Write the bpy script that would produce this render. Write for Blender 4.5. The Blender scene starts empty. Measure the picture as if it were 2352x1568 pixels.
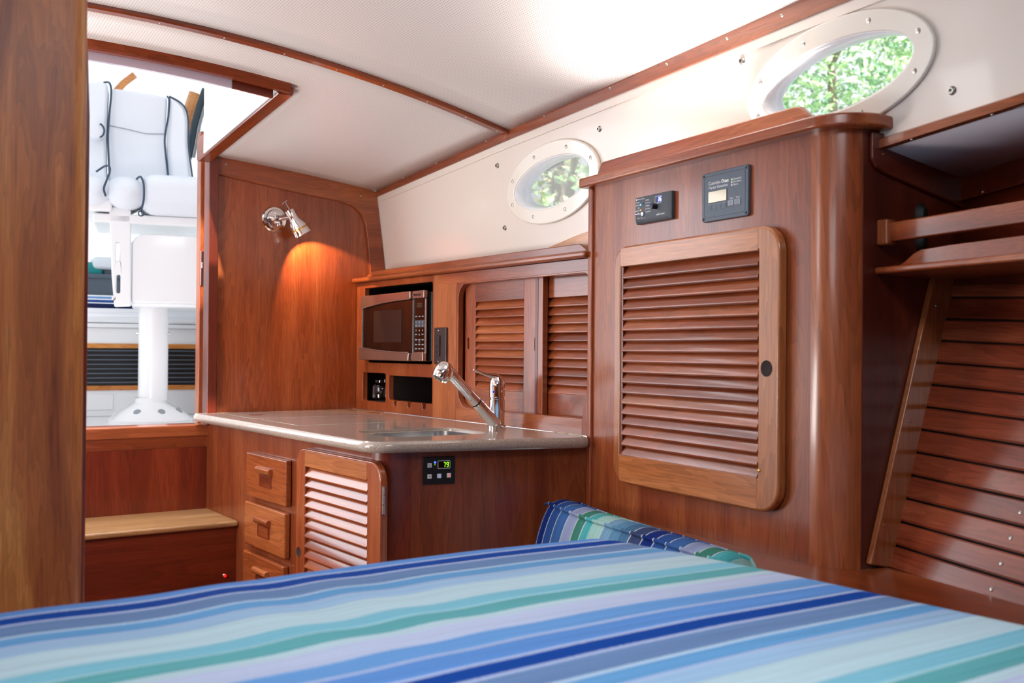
import bpy, bmesh, math, random
from math import sin, cos, radians, pi
from mathutils import Matrix, Vector
random.seed(7)
SC = bpy.context.scene
COL = SC.collection

# ------------------------------------------------------------------ camera
cam_data = bpy.data.cameras.new('camera')
cam = bpy.data.objects.new('camera', cam_data); COL.objects.link(cam)
HEAD, ROLL, PITCH = radians(34.5), 0.008, 19/2352.
fw = Vector((sin(HEAD)*cos(PITCH), cos(HEAD)*cos(PITCH), sin(PITCH)))
rt = Vector((cos(HEAD), -sin(HEAD), 0)); up = rt.cross(fw)
r2 = rt*cos(ROLL)+up*sin(ROLL); u2 = up*cos(ROLL)-rt*sin(ROLL)
m = Matrix((r2, u2, -fw)).transposed().to_4x4(); m.translation = (0, 0, 1.13)
cam.matrix_world = m
cam_data.sensor_width = 36; cam_data.lens = 36; cam_data.clip_start = 0.02
cam_data.dof.use_dof = True; cam_data.dof.focus_distance = 2.75; cam_data.dof.aperture_fstop = 4.8
SC.camera = cam
# ------------------------------------------------------------------ view, world, lights
SC.view_settings.view_transform = 'Standard'; SC.view_settings.look = 'None'
SC.view_settings.gamma = 1; SC.view_settings.use_curve_mapping = False
SC.view_settings.exposure = 0.0
W = bpy.data.worlds.new('sky'); SC.world = W; W.use_nodes = True
wn = W.node_tree; bg = wn.nodes['Background']
bg.inputs['Color'].default_value = (0.90, 0.95, 1.0, 1); bg.inputs['Strength'].default_value = 1.2

def light(name, kind, loc, target, energy, color=(1, 1, 1), **k):
    l = bpy.data.lights.new(name, kind); l.energy = energy; l.color = color
    for a, b in k.items(): setattr(l, a, b)
    o = bpy.data.objects.new(name, l); COL.objects.link(o); o.location = loc
    d = Vector(target)-Vector(loc); o.rotation_euler = d.to_track_quat('-Z', 'Y').to_euler()
    return o
light('sun', 'SUN', (-3, -8, 12), (0, 0, 0), 13.0, (1, .97, .92), angle=radians(1.5))
# daylight falling through the deck hatch over the berth
light('hatch_daylight', 'AREA', (.52, .52, 1.97), (.75, .8, 0), 13, (.90, .95, 1), shape='RECTANGLE', size=.55, size_y=.55)
# fill lamps added out of view inside the windowless port wall
light('port_fill', 'AREA', (-.58, 2.35, 1.58), (1.2, 2.5, 1.0), 9, (.93, .96, 1), shape='RECTANGLE', size=.8, size_y=.35)
light('port_fill_forward', 'AREA', (-.58, .9, 1.55), (1.5, 1.5, 1.25), 4, (.93, .96, 1), shape='RECTANGLE', size=.7, size_y=.3)
# daylight of the open companionway
light('companionway_daylight', 'AREA', (.70, 3.10, 2.16), (.80, 2.3, 0), 17, (.90, .94, 1), shape='RECTANGLE', size=.75, size_y=.6, spread=radians(110))
# bright cockpit seen from the cabin through the port half of the companionway
light('cockpit_daylight', 'AREA', (.48, 3.66, 1.38), (.80, 2.2, .9), 7.5, (.86, .91, 1), shape='RECTANGLE', size=.5, size_y=.95)
# fill lamp added on the port side, hidden behind the partition, washing the headliner
light('headliner_fill', 'AREA', (-.05, 2.55, .95), (1.0, 2.5, 1.85), 14, (1, .96, .93), shape='RECTANGLE', size=.4, size_y=.4)
# fill strip added out of sight behind the fiddle on top of the tall locker, shining up at the headliner
light('locker_top_fill', 'AREA', (1.682, 1.72, 1.600), (1.50, 1.72, 1.86), 5.5, (1, .97, .93), shape='RECTANGLE', size=.62, size_y=.03, spread=radians(95))

# ------------------------------------------------------------------ materials
def lin(h):
    if isinstance(h, str):
        h = h.lstrip('#'); h = [int(h[i:i+2], 16)/255 for i in (0, 2, 4)]
    else: h = [c/255 for c in h]
    return tuple((c/12.92 if c <= .04045 else ((c+.055)/1.055)**2.4) for c in h)+(1,)
def mat(name):
    M = bpy.data.materials.new(name); M.use_nodes = True
    nt = M.node_tree; b = nt.nodes['Principled BSDF']
    return M, nt, b
def plain(name, col, rough=.5, metal=0, coat=0, bump=0, bscale=200, spec=.5, var=0):
    M, nt, b = mat(name)
    b.inputs['Base Color'].default_value = lin(col); b.inputs['Roughness'].default_value = rough
    b.inputs['Metallic'].default_value = metal; b.inputs['Coat Weight'].default_value = coat
    b.inputs['Coat Roughness'].default_value = .06; b.inputs['Specular IOR Level'].default_value = spec
    tc = nt.nodes.new('ShaderNodeTexCoord')
    nz = nt.nodes.new('ShaderNodeTexNoise'); nz.inputs['Scale'].default_value = bscale
    nt.links.new(tc.outputs['Object'], nz.inputs['Vector'])
    if bump:
        bp = nt.nodes.new('ShaderNodeBump'); bp.inputs['Strength'].default_value = bump; bp.inputs['Distance'].default_value = .002
        nt.links.new(nz.outputs['Fac'], bp.inputs['Height']); nt.links.new(bp.outputs['Normal'], b.inputs['Normal'])
    if var:
        mx = nt.nodes.new('ShaderNodeMix'); mx.data_type = 'RGBA'; mx.blend_type = 'MULTIPLY'
        mx.inputs[0].default_value = var; mx.inputs[6].default_value = lin(col)
        nt.links.new(nz.outputs['Color'], mx.inputs[7]); nt.links.new(mx.outputs[2], b.inputs['Base Color'])
    return M
def wood(name, dark, mid, light_, axis='z', rough=.28, coat=.35, fig=1.0):
    M, nt, b = mat(name); L = nt.links.new
    tc = nt.nodes.new('ShaderNodeTexCoord'); oi = nt.nodes.new('ShaderNodeObjectInfo')
    mp = nt.nodes.new('ShaderNodeMapping')
    s = {'x': (.8, 9, 9), 'y': (9, .8, 9), 'z': (9, 9, .8)}[axis]
    mp.inputs['Scale'].default_value = s
    mu = nt.nodes.new('ShaderNodeMath'); mu.operation = 'MULTIPLY'; mu.inputs[1].default_value = 37.
    L(oi.outputs['Random'], mu.inputs[0])
    cb = nt.nodes.new('ShaderNodeCombineXYZ'); [L(mu.outputs[0], cb.inputs[i]) for i in range(3)]
    L(cb.outputs[0], mp.inputs['Location']); L(tc.outputs['Object'], mp.inputs['Vector'])
    n1 = nt.nodes.new('ShaderNodeTexNoise'); n1.inputs['Scale'].default_value = .9*fig; n1.inputs['Detail'].default_value = 5; n1.inputs['Distortion'].default_value = .8
    L(mp.outputs[0], n1.inputs['Vector'])
    cr = nt.nodes.new('ShaderNodeValToRGB'); e = cr.color_ramp.elements
    e[0].position = .28; e[0].color = lin(dark); e[1].position = .72; e[1].color = lin(light_)
    x = e.new(.5); x.color = lin(mid)
    L(n1.outputs['Fac'], cr.inputs['Fac'])
    # growth rings: contour lines of the same noise
    rg = nt.nodes.new('ShaderNodeMath'); rg.operation = 'MULTIPLY'; rg.inputs[1].default_value = 22
    L(n1.outputs['Fac'], rg.inputs[0])
    fr = nt.nodes.new('ShaderNodeMath'); fr.operation = 'FRACT'; L(rg.outputs[0], fr.inputs[0])
    # fine pores
    mp2 = nt.nodes.new('ShaderNodeMapping'); mp2.inputs['Scale'].default_value = tuple(v*(10 if v > 1 else 6) for v in s)
    L(tc.outputs['Object'], mp2.inputs['Vector'])
    n2 = nt.nodes.new('ShaderNodeTexNoise'); n2.inputs['Scale'].default_value = 3; n2.inputs['Detail'].default_value = 3
    L(mp2.outputs[0], n2.inputs['Vector'])
    ad = nt.nodes.new('ShaderNodeMath'); ad.operation = 'MULTIPLY_ADD'; ad.inputs[1].default_value = .35
    L(fr.outputs[0], ad.inputs[0]); L(n2.outputs['Fac'], ad.inputs[2])
    mr = nt.nodes.new('ShaderNodeMapRange'); mr.inputs['From Min'].default_value = .3; mr.inputs['From Max'].default_value = 1.1
    mr.inputs['To Min'].default_value = 1.2; mr.inputs['To Max'].default_value = .60
    L(ad.outputs[0], mr.inputs['Value'])
    rv = nt.nodes.new('ShaderNodeMapRange'); rv.inputs['To Min'].default_value = .88; rv.inputs['To Max'].default_value = 1.1
    L(oi.outputs['Random'], rv.inputs['Value'])
    m2 = nt.nodes.new('ShaderNodeMath'); m2.operation = 'MULTIPLY'; L(mr.outputs[0], m2.inputs[0]); L(rv.outputs[0], m2.inputs[1])
    vm = nt.nodes.new('ShaderNodeVectorMath'); vm.operation = 'SCALE'
    L(cr.outputs['Color'], vm.inputs[0]); L(m2.outputs[0], vm.inputs['Scale'])
    L(vm.outputs[0], b.inputs['Base Color'])
    b.inputs['Roughness'].default_value = rough; b.inputs['Coat Weight'].default_value = coat; b.inputs['Coat Roughness'].default_value = .12
    bp = nt.nodes.new('ShaderNodeBump'); bp.inputs['Strength'].default_value = .08; bp.inputs['Distance'].default_value = .001
    L(n2.outputs['Fac'], bp.inputs['Height']); L(bp.outputs['Normal'], b.inputs['Normal'])
    return M
CH = {a: wood('cherry_'+a, '#6e2c12', '#904422', '#ab6036', a) for a in 'xyz'}
DK = {a: wood('cherry_dark_'+a, '#541a0a', '#6f2711', '#87381a', a, rough=.32, coat=.25) for a in 'xyz'}
LT = {a: wood('cherry_light_'+a, '#8e4d25', '#ae6738', '#c47f4e', a, rough=.3, fig=.7) for a in 'xyz'}
EP = wood('end_veneer', '#6a2a14', '#854020', '#99522f', 'z', rough=.3)
ST = wood('stile_veneer', '#8a4520', '#a45a2e', '#b56c3d', 'z', rough=.3)
SIDEM = wood('side_veneer_shaded', '#46150a', '#5c1e0e', '#712b15', 'z', rough=.45, coat=.05)  # darker copy of the cherry, shadow on the locker side in its colour
BH = wood('bulkhead_veneer', '#773312', '#914420', '#a3552c', 'z', rough=.26)
PO = wood('pillar_veneer', '#823a16', '#b5652f', '#dd9650', 'z', rough=.42, coat=.0, fig=2.2)
TEAK = wood('tread_veneer', '#9a6b42', '#b08355', '#c59a6c', 'x', rough=.4, coat=.1)
ORG = wood('varnished_trim', '#b0662a', '#cf8440', '#e09b55', 'x', rough=.2)
GEL = plain('white_gelcoat', '#e3d6cb', .25, coat=.25)
RINGM = plain('window_ring', '#ece4d8', .15, coat=.6)
WHITE = plain('white_moulding', '#ebedf0', .25, coat=.3)
VINYLW = plain('white_upholstery', '#dfe5ee', .5, bump=.1, bscale=400)
NAVY = plain('navy_piping', '#2d4158', .5)
CHROME = plain('chrome', '#f0f0f0', .05, metal=1)
STEEL = plain('brushed_steel', '#c8c8c8', .22, metal=1)
SCREW = plain('screw_steel', '#b8b4ae', .3, metal=1)
BRASS = plain('brass_mesh', '#d9a23c', .3, metal=1)
BLACK = plain('black_plastic', '#151314', .35)
BLACKG = plain('black_glass', '#0c0908', .06, coat=.5)
WIN = plain('oven_window', '#2e211d', .25)
CHAR = plain('charcoal_plastic', '#3d434c', .45, bump=.15, bscale=900)
SLATE = plain('slate_plastic', '#4b5664', .4, bump=.1, bscale=900)
BRN = plain('brown_plastic', '#2b1b18', .35, coat=.2)
SILV = plain('silver_plastic', '#b79f92', .22, metal=.85)
SILVE = plain('silver_edge', '#d8d4d0', .25, metal=.9)
PRINT = plain('white_print', '#e6e6e6', .6)
KEY = plain('key_print', '#8b8b92', .6)
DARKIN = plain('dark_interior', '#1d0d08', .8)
GREYM = plain('grey_plastic', '#8d949c', .5)
CRATE = plain('crate_grey', '#55606d', .6)
TEAL = plain('teal_cloth', '#1f8f92', .8)
PAPER = plain('white_board', '#bdb9b6', .6)
RUB = plain('black_rubber', '#10100f', .6)
TINT = plain('dark_frame', '#23323c', .3)
def emis(name, col, s):
    M, nt, b = mat(name); b.inputs['Base Color'].default_value = (0, 0, 0, 1)
    b.inputs['Emission Color'].default_value = lin(col); b.inputs['Emission Strength'].default_value = s; return M
E_GRN = emis('led_green', '#9cff20', 1.6); E_BLU = emis('led_blue', '#3c6cff', 2.5); E_BW = emis('led_white_blue', '#dfeaff', 1.6)
E_BD = emis('display_blue', '#1020d0', .9); E_ORG = emis('led_orange', '#ff8a40', 2.5); E_RED = emis('led_red', '#ff1010', 3.)
E_LGN = emis('led_pale_green', '#b8e8a0', .9); E_OLV = emis('led_olive', '#7a9a30', .7); E_BULB = emis('bulb', '#ffd9a0', 12)
def glass(name, alpha=.08, tint=(1, 1, 1, 1), fres=.6):
    M = bpy.data.materials.new(name); M.use_nodes = True; nt = M.node_tree; nt.nodes.clear()
    o = nt.nodes.new('ShaderNodeOutputMaterial'); mx = nt.nodes.new('ShaderNodeMixShader')
    t = nt.nodes.new('ShaderNodeBsdfTransparent'); t.inputs[0].default_value = tint
    g = nt.nodes.new('ShaderNodeBsdfGlossy'); g.inputs['Roughness'].default_value = .02
    lw = nt.nodes.new('ShaderNodeLayerWeight'); lw.inputs['Blend'].default_value = .25
    mm = nt.nodes.new('ShaderNodeMath'); mm.operation = 'MULTIPLY_ADD'; mm.inputs[1].default_value = fres; mm.inputs[2].default_value = alpha*.5
    nt.links.new(lw.outputs['Fresnel'], mm.inputs[0]); nt.links.new(mm.outputs[0], mx.inputs[0])
    nt.links.new(t.outputs[0], mx.inputs[1]); nt.links.new(g.outputs[0], mx.inputs[2]); nt.links.new(mx.outputs[0], o.inputs[0])
    return M
GLASS = glass('portlight_glass', .04); JARG = glass('jar_glass', .05, (.93, .93, .95, 1), .3)
def headliner():
    M, nt, b = mat('perforated_headliner'); L = nt.links.new
    tc = nt.nodes.new('ShaderNodeTexCoord'); sp = nt.nodes.new('ShaderNodeSeparateXYZ'); L(tc.outputs['Object'], sp.inputs[0])
    def M_(op, a, v=None, c=None):
        n = nt.nodes.new('ShaderNodeMath'); n.operation = op; L(a, n.inputs[0])
        if v is not None:
            if hasattr(v, 'links'): L(v, n.inputs[1])
            else: n.inputs[1].default_value = v
        return n.outputs[0]
    out = []
    for k in (0, 1):
        a = M_('MULTIPLY', sp.outputs[k], 145.); f = M_('FRACT', a); f = M_('SUBTRACT', f, .5); out.append(M_('MULTIPLY', f, f))
    d = M_('ADD', out[0], out[1]); 
    mr = nt.nodes.new('ShaderNodeMapRange'); mr.inputs['From Min'].default_value = .02; mr.inputs['From Max'].default_value = .06
    L(d, mr.inputs['Value'])
    mx = nt.nodes.new('ShaderNodeMix'); mx.data_type = 'RGBA'; mx.inputs[6].default_value = lin('#a39a98'); mx.inputs[7].default_value = lin('#e4deda')
    L(mr.outputs[0], mx.inputs[0]); L(mx.outputs[2], b.inputs['Base Color'])
    b.inputs['Roughness'].default_value = .34
    return M
HEADL = headliner()
def counter_mat():
    M, nt, b = mat('solid_surface'); L = nt.links.new
    tc = nt.nodes.new('ShaderNodeTexCoord'); nz = nt.nodes.new('ShaderNodeTexNoise'); nz.inputs['Scale'].default_value = 420; nz.inputs['Detail'].default_value = 1
    L(tc.outputs['Object'], nz.inputs['Vector'])
    cr = nt.nodes.new('ShaderNodeValToRGB'); e = cr.color_ramp.elements
    e[0].position = .3; e[0].color = lin('#8f8176'); e[1].position = .75; e[1].color = lin('#c9bdb0')
    x = e.new(.45); x.color = lin('#a89a8e'); x = e.new(.6); x.color = lin('#ab9e92')
    L(nz.outputs['Fac'], cr.inputs['Fac']); L(cr.outputs[0], b.inputs['Base Color'])
    b.inputs['Roughness'].default_value = .16; b.inputs['Coat Weight'].default_value = .3
    return M
STONE = counter_mat()
STONEL = plain('lid_joint', '#d9d2ca', .4)
def stripes(name, stops, axis, period, off, sat=1.0, tilt=0.0, weave=900):
    """woven stripes: colour by position along one axis of the cloth; stops = [(width, colour)]"""
    M, nt, b = mat(name); L = nt.links.new
    tc = nt.nodes.new('ShaderNodeTexCoord'); sp = nt.nodes.new('ShaderNodeSeparateXYZ'); L(tc.outputs['Object'], sp.inputs[0])
    a = nt.nodes.new('ShaderNodeMath'); a.operation = 'MULTIPLY_ADD'; L(sp.outputs[0 if axis != 0 else 1], a.inputs[0]); a.inputs[1].default_value = tilt
    L(sp.outputs[axis], a.inputs[2])
    s = nt.nodes.new('ShaderNodeMath'); s.operation = 'SUBTRACT'; s.inputs[0].default_value = off; L(a.outputs[0], s.inputs[1])
    d = nt.nodes.new('ShaderNodeMath'); d.operation = 'DIVIDE'; L(s.outputs[0], d.inputs[0]); d.inputs[1].default_value = period
    f = nt.nodes.new('ShaderNodeMath'); f.operation = 'FRACT'; L(d.outputs[0], f.inputs[0])
    mps = nt.nodes.new('ShaderNodeMapping'); mps.inputs['Scale'].default_value = (3, 3, 3); mps.inputs['Scale'].default_value[axis] = 260
    L(tc.outputs['Object'], mps.inputs['Vector'])
    thr = nt.nodes.new('ShaderNodeTexNoise'); thr.inputs['Scale'].default_value = 1; thr.inputs['Detail'].default_value = 2; L(mps.outputs[0], thr.inputs['Vector'])
    jit = nt.nodes.new('ShaderNodeTexNoise'); jit.inputs['Scale'].default_value = 700; L(tc.outputs['Object'], jit.inputs['Vector'])
    jm = nt.nodes.new('ShaderNodeMath'); jm.operation = 'MULTIPLY_ADD'; jm.inputs[1].default_value = .012; L(jit.outputs['Fac'], jm.inputs[0]); L(f.outputs[0], jm.inputs[2])
    f2 = nt.nodes.new('ShaderNodeMath'); f2.operation = 'FRACT'; L(jm.outputs[0], f2.inputs[0]); f = f2
    cr = nt.nodes.new('ShaderNodeValToRGB'); cr.color_ramp.interpolation = 'CONSTANT'
    tot = sum(w for w, c in stops); p = 0; e = cr.color_ramp.elements
    for i, (w, c) in enumerate(stops):
        if i == 0: el = e[0]
        elif i == 1: el = e[1]; el.position = p/tot
        else: el = e.new(p/tot)
        el.color = lin(c); p += w
    L(f.outputs[0], cr.inputs['Fac'])
    nz = nt.nodes.new('ShaderNodeTexNoise'); nz.inputs['Scale'].default_value = weave; L(tc.outputs['Object'], nz.inputs['Vector'])
    mr = nt.nodes.new('ShaderNodeMapRange'); mr.inputs['To Min'].default_value = .86; mr.inputs['To Max'].default_value = 1.12; L(nz.outputs['Fac'], mr.inputs['Value'])
    mt_ = nt.nodes.new('ShaderNodeMapRange'); mt_.inputs['From Min'].default_value = .3; mt_.inputs['From Max'].default_value = .7; mt_.inputs['To Min'].default_value = .86; mt_.inputs['To Max'].default_value = 1.1; L(thr.outputs['Fac'], mt_.inputs['Value'])
    mm_ = nt.nodes.new('ShaderNodeMath'); mm_.operation = 'MULTIPLY'; L(mr.outputs[0], mm_.inputs[0]); L(mt_.outputs[0], mm_.inputs[1])
    vm = nt.nodes.new('ShaderNodeVectorMath'); vm.operation = 'SCALE'; L(cr.outputs[0], vm.inputs[0]); L(mm_.outputs[0], vm.inputs['Scale'])
    L(vm.outputs[0], b.inputs['Base Color']); b.inputs['Roughness'].default_value = .9
    b.inputs['Specular IOR Level'].default_value = .15
    bp = nt.nodes.new('ShaderNodeBump'); bp.inputs['Strength'].default_value = .25; bp.inputs['Distance'].default_value = .001
    L(nz.outputs['Fac'], bp.inputs['Height']); L(bp.outputs['Normal'], b.inputs['Normal'])
    return M
LN = (176, 190, 222)
BED = stripes('blanket_stripes', [
    (6, LN), (44, (92, 142, 208)), (8, LN), (34, (0, 66, 152)), (7, LN), (48, (104, 134, 178)), (7, (185, 210, 232)),
    (34, (100, 158, 208)), (5, LN), (36, (154, 188, 220)), (70, (184, 212, 222)), (36, (126, 190, 210)), (7, (165, 208, 216)),
    (38, (96, 168, 174)), (18, (184, 210, 220)), (50, (186, 198, 226)), (44, (104, 156, 214))], 1, .476, 1.400, tilt=-.03)
PIN = (178, 186, 196)
BOL = stripes('bolster_stripes', [
    (24, (66, 104, 138)), (3, PIN), (30, (52, 66, 104)), (3, PIN), (28, (10, 38, 110)), (3, PIN), (30, (36, 72, 134)), (3, PIN),
    (34, (52, 92, 148)), (3, PIN), (34, (132, 144, 178)), (3, (180, 200, 180)), (26, (56, 118, 104)), (3, PIN), (22, (70, 160, 164)),
    (34, (146, 186, 180)), (3, PIN), (26, (106, 146, 172)), (26, (84, 128, 160))], 1, .47, 2.15)
CUSH = stripes('cockpit_stripes', [(30, (240, 243, 247)), (5, (60, 90, 160)), (8, (235, 240, 246)), (6, (110, 150, 205)), (4, (235, 240, 246)),
    (8, (52, 84, 150)), (3, (235, 240, 246)), (14, (28, 40, 76)), (30, (236, 240, 246))], 2, .16, .118)

# ------------------------------------------------------------------ helpers
def tagit(o, label=None, cat=None, group=None, kind=None):
    if label: o['label'] = label
    if cat: o['category'] = cat
    if group: o['group'] = group
    if kind: o['kind'] = kind
    return o
def thing(name, label, cat, loc=(0, 0, 0), into=0, group=None, kind=None):
    """Empty at the thing's base. into = compass heading (deg, clockwise from +Y) of local +y (into the face)"""
    o = bpy.data.objects.new(name, None); COL.objects.link(o); o.empty_display_size = .05
    o.location = loc; o.rotation_euler = (0, 0, -radians(into))
    return tagit(o, label, cat, group, kind)
def link(name, bm, material, parent=None, bevel=0, seg=2, smooth=True, ang=35, loc=None):
    bmesh.ops.recalc_face_normals(bm, faces=bm.faces[:])
    me = bpy.data.meshes.new(name); bm.to_mesh(me); bm.free()
    for p in me.polygons: p.use_smooth = smooth
    if smooth and not bevel: me.set_sharp_from_angle(angle=radians(ang))
    if isinstance(material, (list, tuple)):
        for x in material: me.materials.append(x)
    else: me.materials.append(material)
    o = bpy.data.objects.new(name, me); COL.objects.link(o)
    if parent is not None: o.parent = parent
    if loc is not None: o.location = loc
    if bevel:
        b = o.modifiers.new('bevel', 'BEVEL'); b.width = bevel; b.segments = seg; b.limit_method = 'ANGLE'; b.angle_limit = radians(ang); b.harden_normals = True
    return o
def box(name, mt, parent, lo, hi, bevel=.002, seg=2):
    """box as a part whose own origin is its centre"""
    c = [(a+b)/2 for a, b in zip(lo, hi)]; h = [abs(b-a)/2 for a, b in zip(lo, hi)]
    bm = bmesh.new(); bmesh.ops.create_cube(bm, size=1)
    for v in bm.verts: v.co = Vector((v.co.x*2*h[0], v.co.y*2*h[1], v.co.z*2*h[2]))
    return link(name, bm, mt, parent, min(bevel, min(h)*.9) if bevel else 0, seg, loc=c)
def rr(x0, z0, x1, z1, r, n=7):
    if not isinstance(r, (list, tuple)): r = [r]*4          # bl, br, tr, tl
    cs = [(x0, z0, r[0], 180), (x1, z0, r[1], 270), (x1, z1, r[2], 0), (x0, z1, r[3], 90)]
    out = []
    for (x, z, q, a) in cs:
        if q <= 0: out.append((x, z)); continue
        sx = 1 if x == x0 else -1; sz = 1 if z == z0 else -1
        cx, cz = x+sx*q, z+sz*q
        for i in range(n+1):
            t = radians(a+90*i/n); out.append((cx+q*cos(t), cz+q*sin(t)))
    return out
def ell(cx, cz, a, b, th=0, n=48):
    return [(cx+a*cos(t)*cos(th)-b*sin(t)*sin(th), cz+a*cos(t)*sin(th)+b*sin(t)*cos(th)) for t in [2*pi*i/n for i in range(n)]]
def prism(name, mt, parent, outer, holes, d0, d1, plane='xz', bevel=0, seg=2, ang=35, loc=None):
    """polygon with holes, solid between depth d0 and d1"""
    bm = bmesh.new(); edges = []
    def co(p, d): return (p[0], d, p[1]) if plane == 'xz' else ((p[0], p[1], d) if plane == 'xy' else (d, p[0], p[1]))
    loops = [outer]+list(holes); vl = []
    for lp in loops:
        vs = [bm.verts.new(co(p, d0)) for p in lp]; vl.append(vs)
        for i in range(len(vs)): edges.append(bm.edges.new((vs[i], vs[(i+1) % len(vs)])))
    if holes:
        bmesh.ops.triangle_fill(bm, use_beauty=True, edges=edges)
    else:
        bm.faces.new(vl[0])
    faces = bm.faces[:]
    off = Vector(co((0, 0), d1))-Vector(co((0, 0), d0))
    r = bmesh.ops.extrude_face_region(bm, geom=faces)
    nv = [g for g in r['geom'] if isinstance(g, bmesh.types.BMVert)]
    # extrude_face_region keeps the originals as the other cap only when duplicated, so rebuild the cap
    for v in nv: v.co += off
    closed = all(len(e.link_faces) == 2 for e in bm.edges)
    if not closed:
        rim = [e for e in bm.edges if len(e.link_faces) == 1]
        if holes: bmesh.ops.triangle_fill(bm, use_beauty=True, edges=rim)
        else: bmesh.ops.contextual_create(bm, geom=rim)
    return link(name, bm, mt, parent, bevel, seg, ang=ang, loc=loc)
def smooth(pts, n=5):
    P = [Vector(p) for p in pts]; out = []
    for i in range(len(P)-1):
        a, b, c, d = P[max(i-1, 0)], P[i], P[i+1], P[min(i+2, len(P)-1)]
        for k in range(n):
            t = k/n; out.append(.5*((2*b)+(c-a)*t+(2*a-5*b+4*c-d)*t*t+(3*b-a-3*c+d)*t**3))
    return out+[P[-1]]
def tube(name, mt, parent, pts, r, seg=10, closed=False, flat=None, caps=True):
    """sweep a circle (or ellipse flat=(a,b)) of radius r (number or list) along pts"""
    if name == 'piping' and len(pts) < 12: pts = smooth(pts)
    pts = [Vector(p) for p in pts]; n = len(pts); bm = bmesh.new(); rings = []
    prev = None
    for i, p in enumerate(pts):
        if closed: t = pts[(i+1) % n]-pts[i-1]
        else: t = pts[min(i+1, n-1)]-pts[max(i-1, 0)]
        t.normalize()
        if prev is None:
            a = Vector((0, 0, 1)) if abs(t.z) < .9 else Vector((1, 0, 0))
            x = a.cross(t).normalized()
        else:
            x = (prev-t*prev.dot(t)).normalized()
        prev = x; y = t.cross(x)
        q = r[i] if isinstance(r, (list, tuple)) else r
        fa, fb = flat if flat else (1, 1)
        rings.append([bm.verts.new(p+x*cos(2*pi*k/seg)*q*fa+y*sin(2*pi*k/seg)*q*fb) for k in range(seg)])
    for i in range(n if closed else n-1):
        A, B = rings[i], rings[(i+1) % n]
        for k in range(seg): bm.faces.new((A[k], A[(k+1) % seg], B[(k+1) % seg], B[k]))
    if not closed and caps:
        bm.faces.new(rings[0][::-1]); bm.faces.new(rings[-1])
    return link(name, bm, mt, parent)
def sweep(name, mt, parent, pts, prof, closed=False, bevel=0):
    """sweep profile given as (sideways-right, up) offsets along a path; up is world z"""
    pts = [Vector(p) for p in pts]; n = len(pts); bm = bmesh.new(); rings = []
    for i, p in enumerate(pts):
        t = (pts[(i+1) % n] if (closed or i < n-1) else p)-(pts[i-1] if (closed or i > 0) else p); t.z = 0; t.normalize()
        x = Vector((t.y, -t.x, 0))
        rings.append([bm.verts.new(p+x*a+Vector((0, 0, b))) for a, b in prof])
    k = len(prof)
    for i in range(n if closed else n-1):
        A, B = rings[i], rings[(i+1) % n]
        for j in range(k): bm.faces.new((A[j], A[(j+1) % k], B[(j+1) % k], B[j]))
    if not closed: bm.faces.new(rings[0][::-1]); bm.faces.new(rings[-1])
    return link(name, bm, mt, parent, bevel)
def lathe(name, mt, parent, prof, loc=(0, 0, 0), axis=(0, 0, 1), seg=32):
    """prof = [(r, h)] turned about axis through loc"""
    bm = bmesh.new(); rings = []
    for r, h in prof:
        if r <= 1e-6: rings.append([bm.verts.new((0, 0, h))])
        else: rings.append([bm.verts.new((r*cos(2*pi*k/seg), r*sin(2*pi*k/seg), h)) for k in range(seg)])
    for A, B in zip(rings, rings[1:]):
        for k in range(seg):
            q = [A[k % len(A)], A[(k+1) % len(A)], B[(k+1) % len(B)], B[k % len(B)]]
            u = []
            [u.append(v) for v in q if v not in u]
            if len(u) > 2: bm.faces.new(u)
    o = link(name, bm, mt, parent)
    o.rotation_euler = Vector((0, 0, 1)).rotation_difference(Vector(axis)).to_euler(); o.location = loc
    return o
def dup(o, parent, loc, name=None):
    c = o.copy(); COL.objects.link(c); c.parent = parent; c.location = loc
    return c
FONT = {}
def text(name, s, size, x, y, z, mt, parent, bold=0, align='LEFT', up90=True):
    c = bpy.data.curves.new('t', 'FONT'); c.body = s; c.size = size; c.align_x = align; c.offset = bold; c.resolution_u = 2; c.extrude = .0002
    t = bpy.data.objects.new('t', c); COL.objects.link(t)
    dg = bpy.context.evaluated_depsgraph_get(); dg.update()
    me = bpy.data.meshes.new_from_object(t.evaluated_get(dg)); bpy.data.objects.remove(t); bpy.data.curves.remove(c)
    me.transform(Matrix.Rotation(pi/2, 4, 'X')); me.name = name
    me.materials.clear(); me.materials.append(mt)
    o = bpy.data.objects.new(name, me); COL.objects.link(o); o.parent = parent; o.location = (x, y, z)
    return o
SEG = {'0': 'abcdef', '3': 'abcdg', '6': 'acdefg', '7': 'abc', '9': 'abcdfg', '8': 'abcdefg'}
def digits(name, s, x, y, z, w, h, gap, t, mt, parent, slant=.12):
    bm = bmesh.new()
    def q(x0, z0, x1, z1):
        vs = [bm.verts.new((a+slant*b, -dd, b)) for dd in (0, .0006) for a, b in ((x0, z0), (x1, z0), (x1, z1), (x0, z1))]
        bm.faces.new(vs[4:]); bm.faces.new(vs[:4][::-1])
        for i in range(4): bm.faces.new((vs[i], vs[(i+1) % 4], vs[4+(i+1) % 4], vs[4+i]))
    for i, ch in enumerate(s):
        ox = i*(w+gap); m_ = t*.25
        R = {'a': (t, h-t, w-t, h), 'g': (t, h/2-t/2, w-t, h/2+t/2), 'd': (t, 0, w-t, t), 'f': (0, h/2+m_, t, h-m_), 'b': (w-t, h/2+m_, w, h-m_),
             'e': (0, m_, t, h/2-m_), 'c': (w-t, m_, w, h/2-m_)}
        for k in SEG[ch]: a, b, c_, d_ = R[k]; q(ox+a, b, ox+c_, d_)
    return link(name, bm, mt, parent, smooth=False, loc=(x, y, z))
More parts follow.
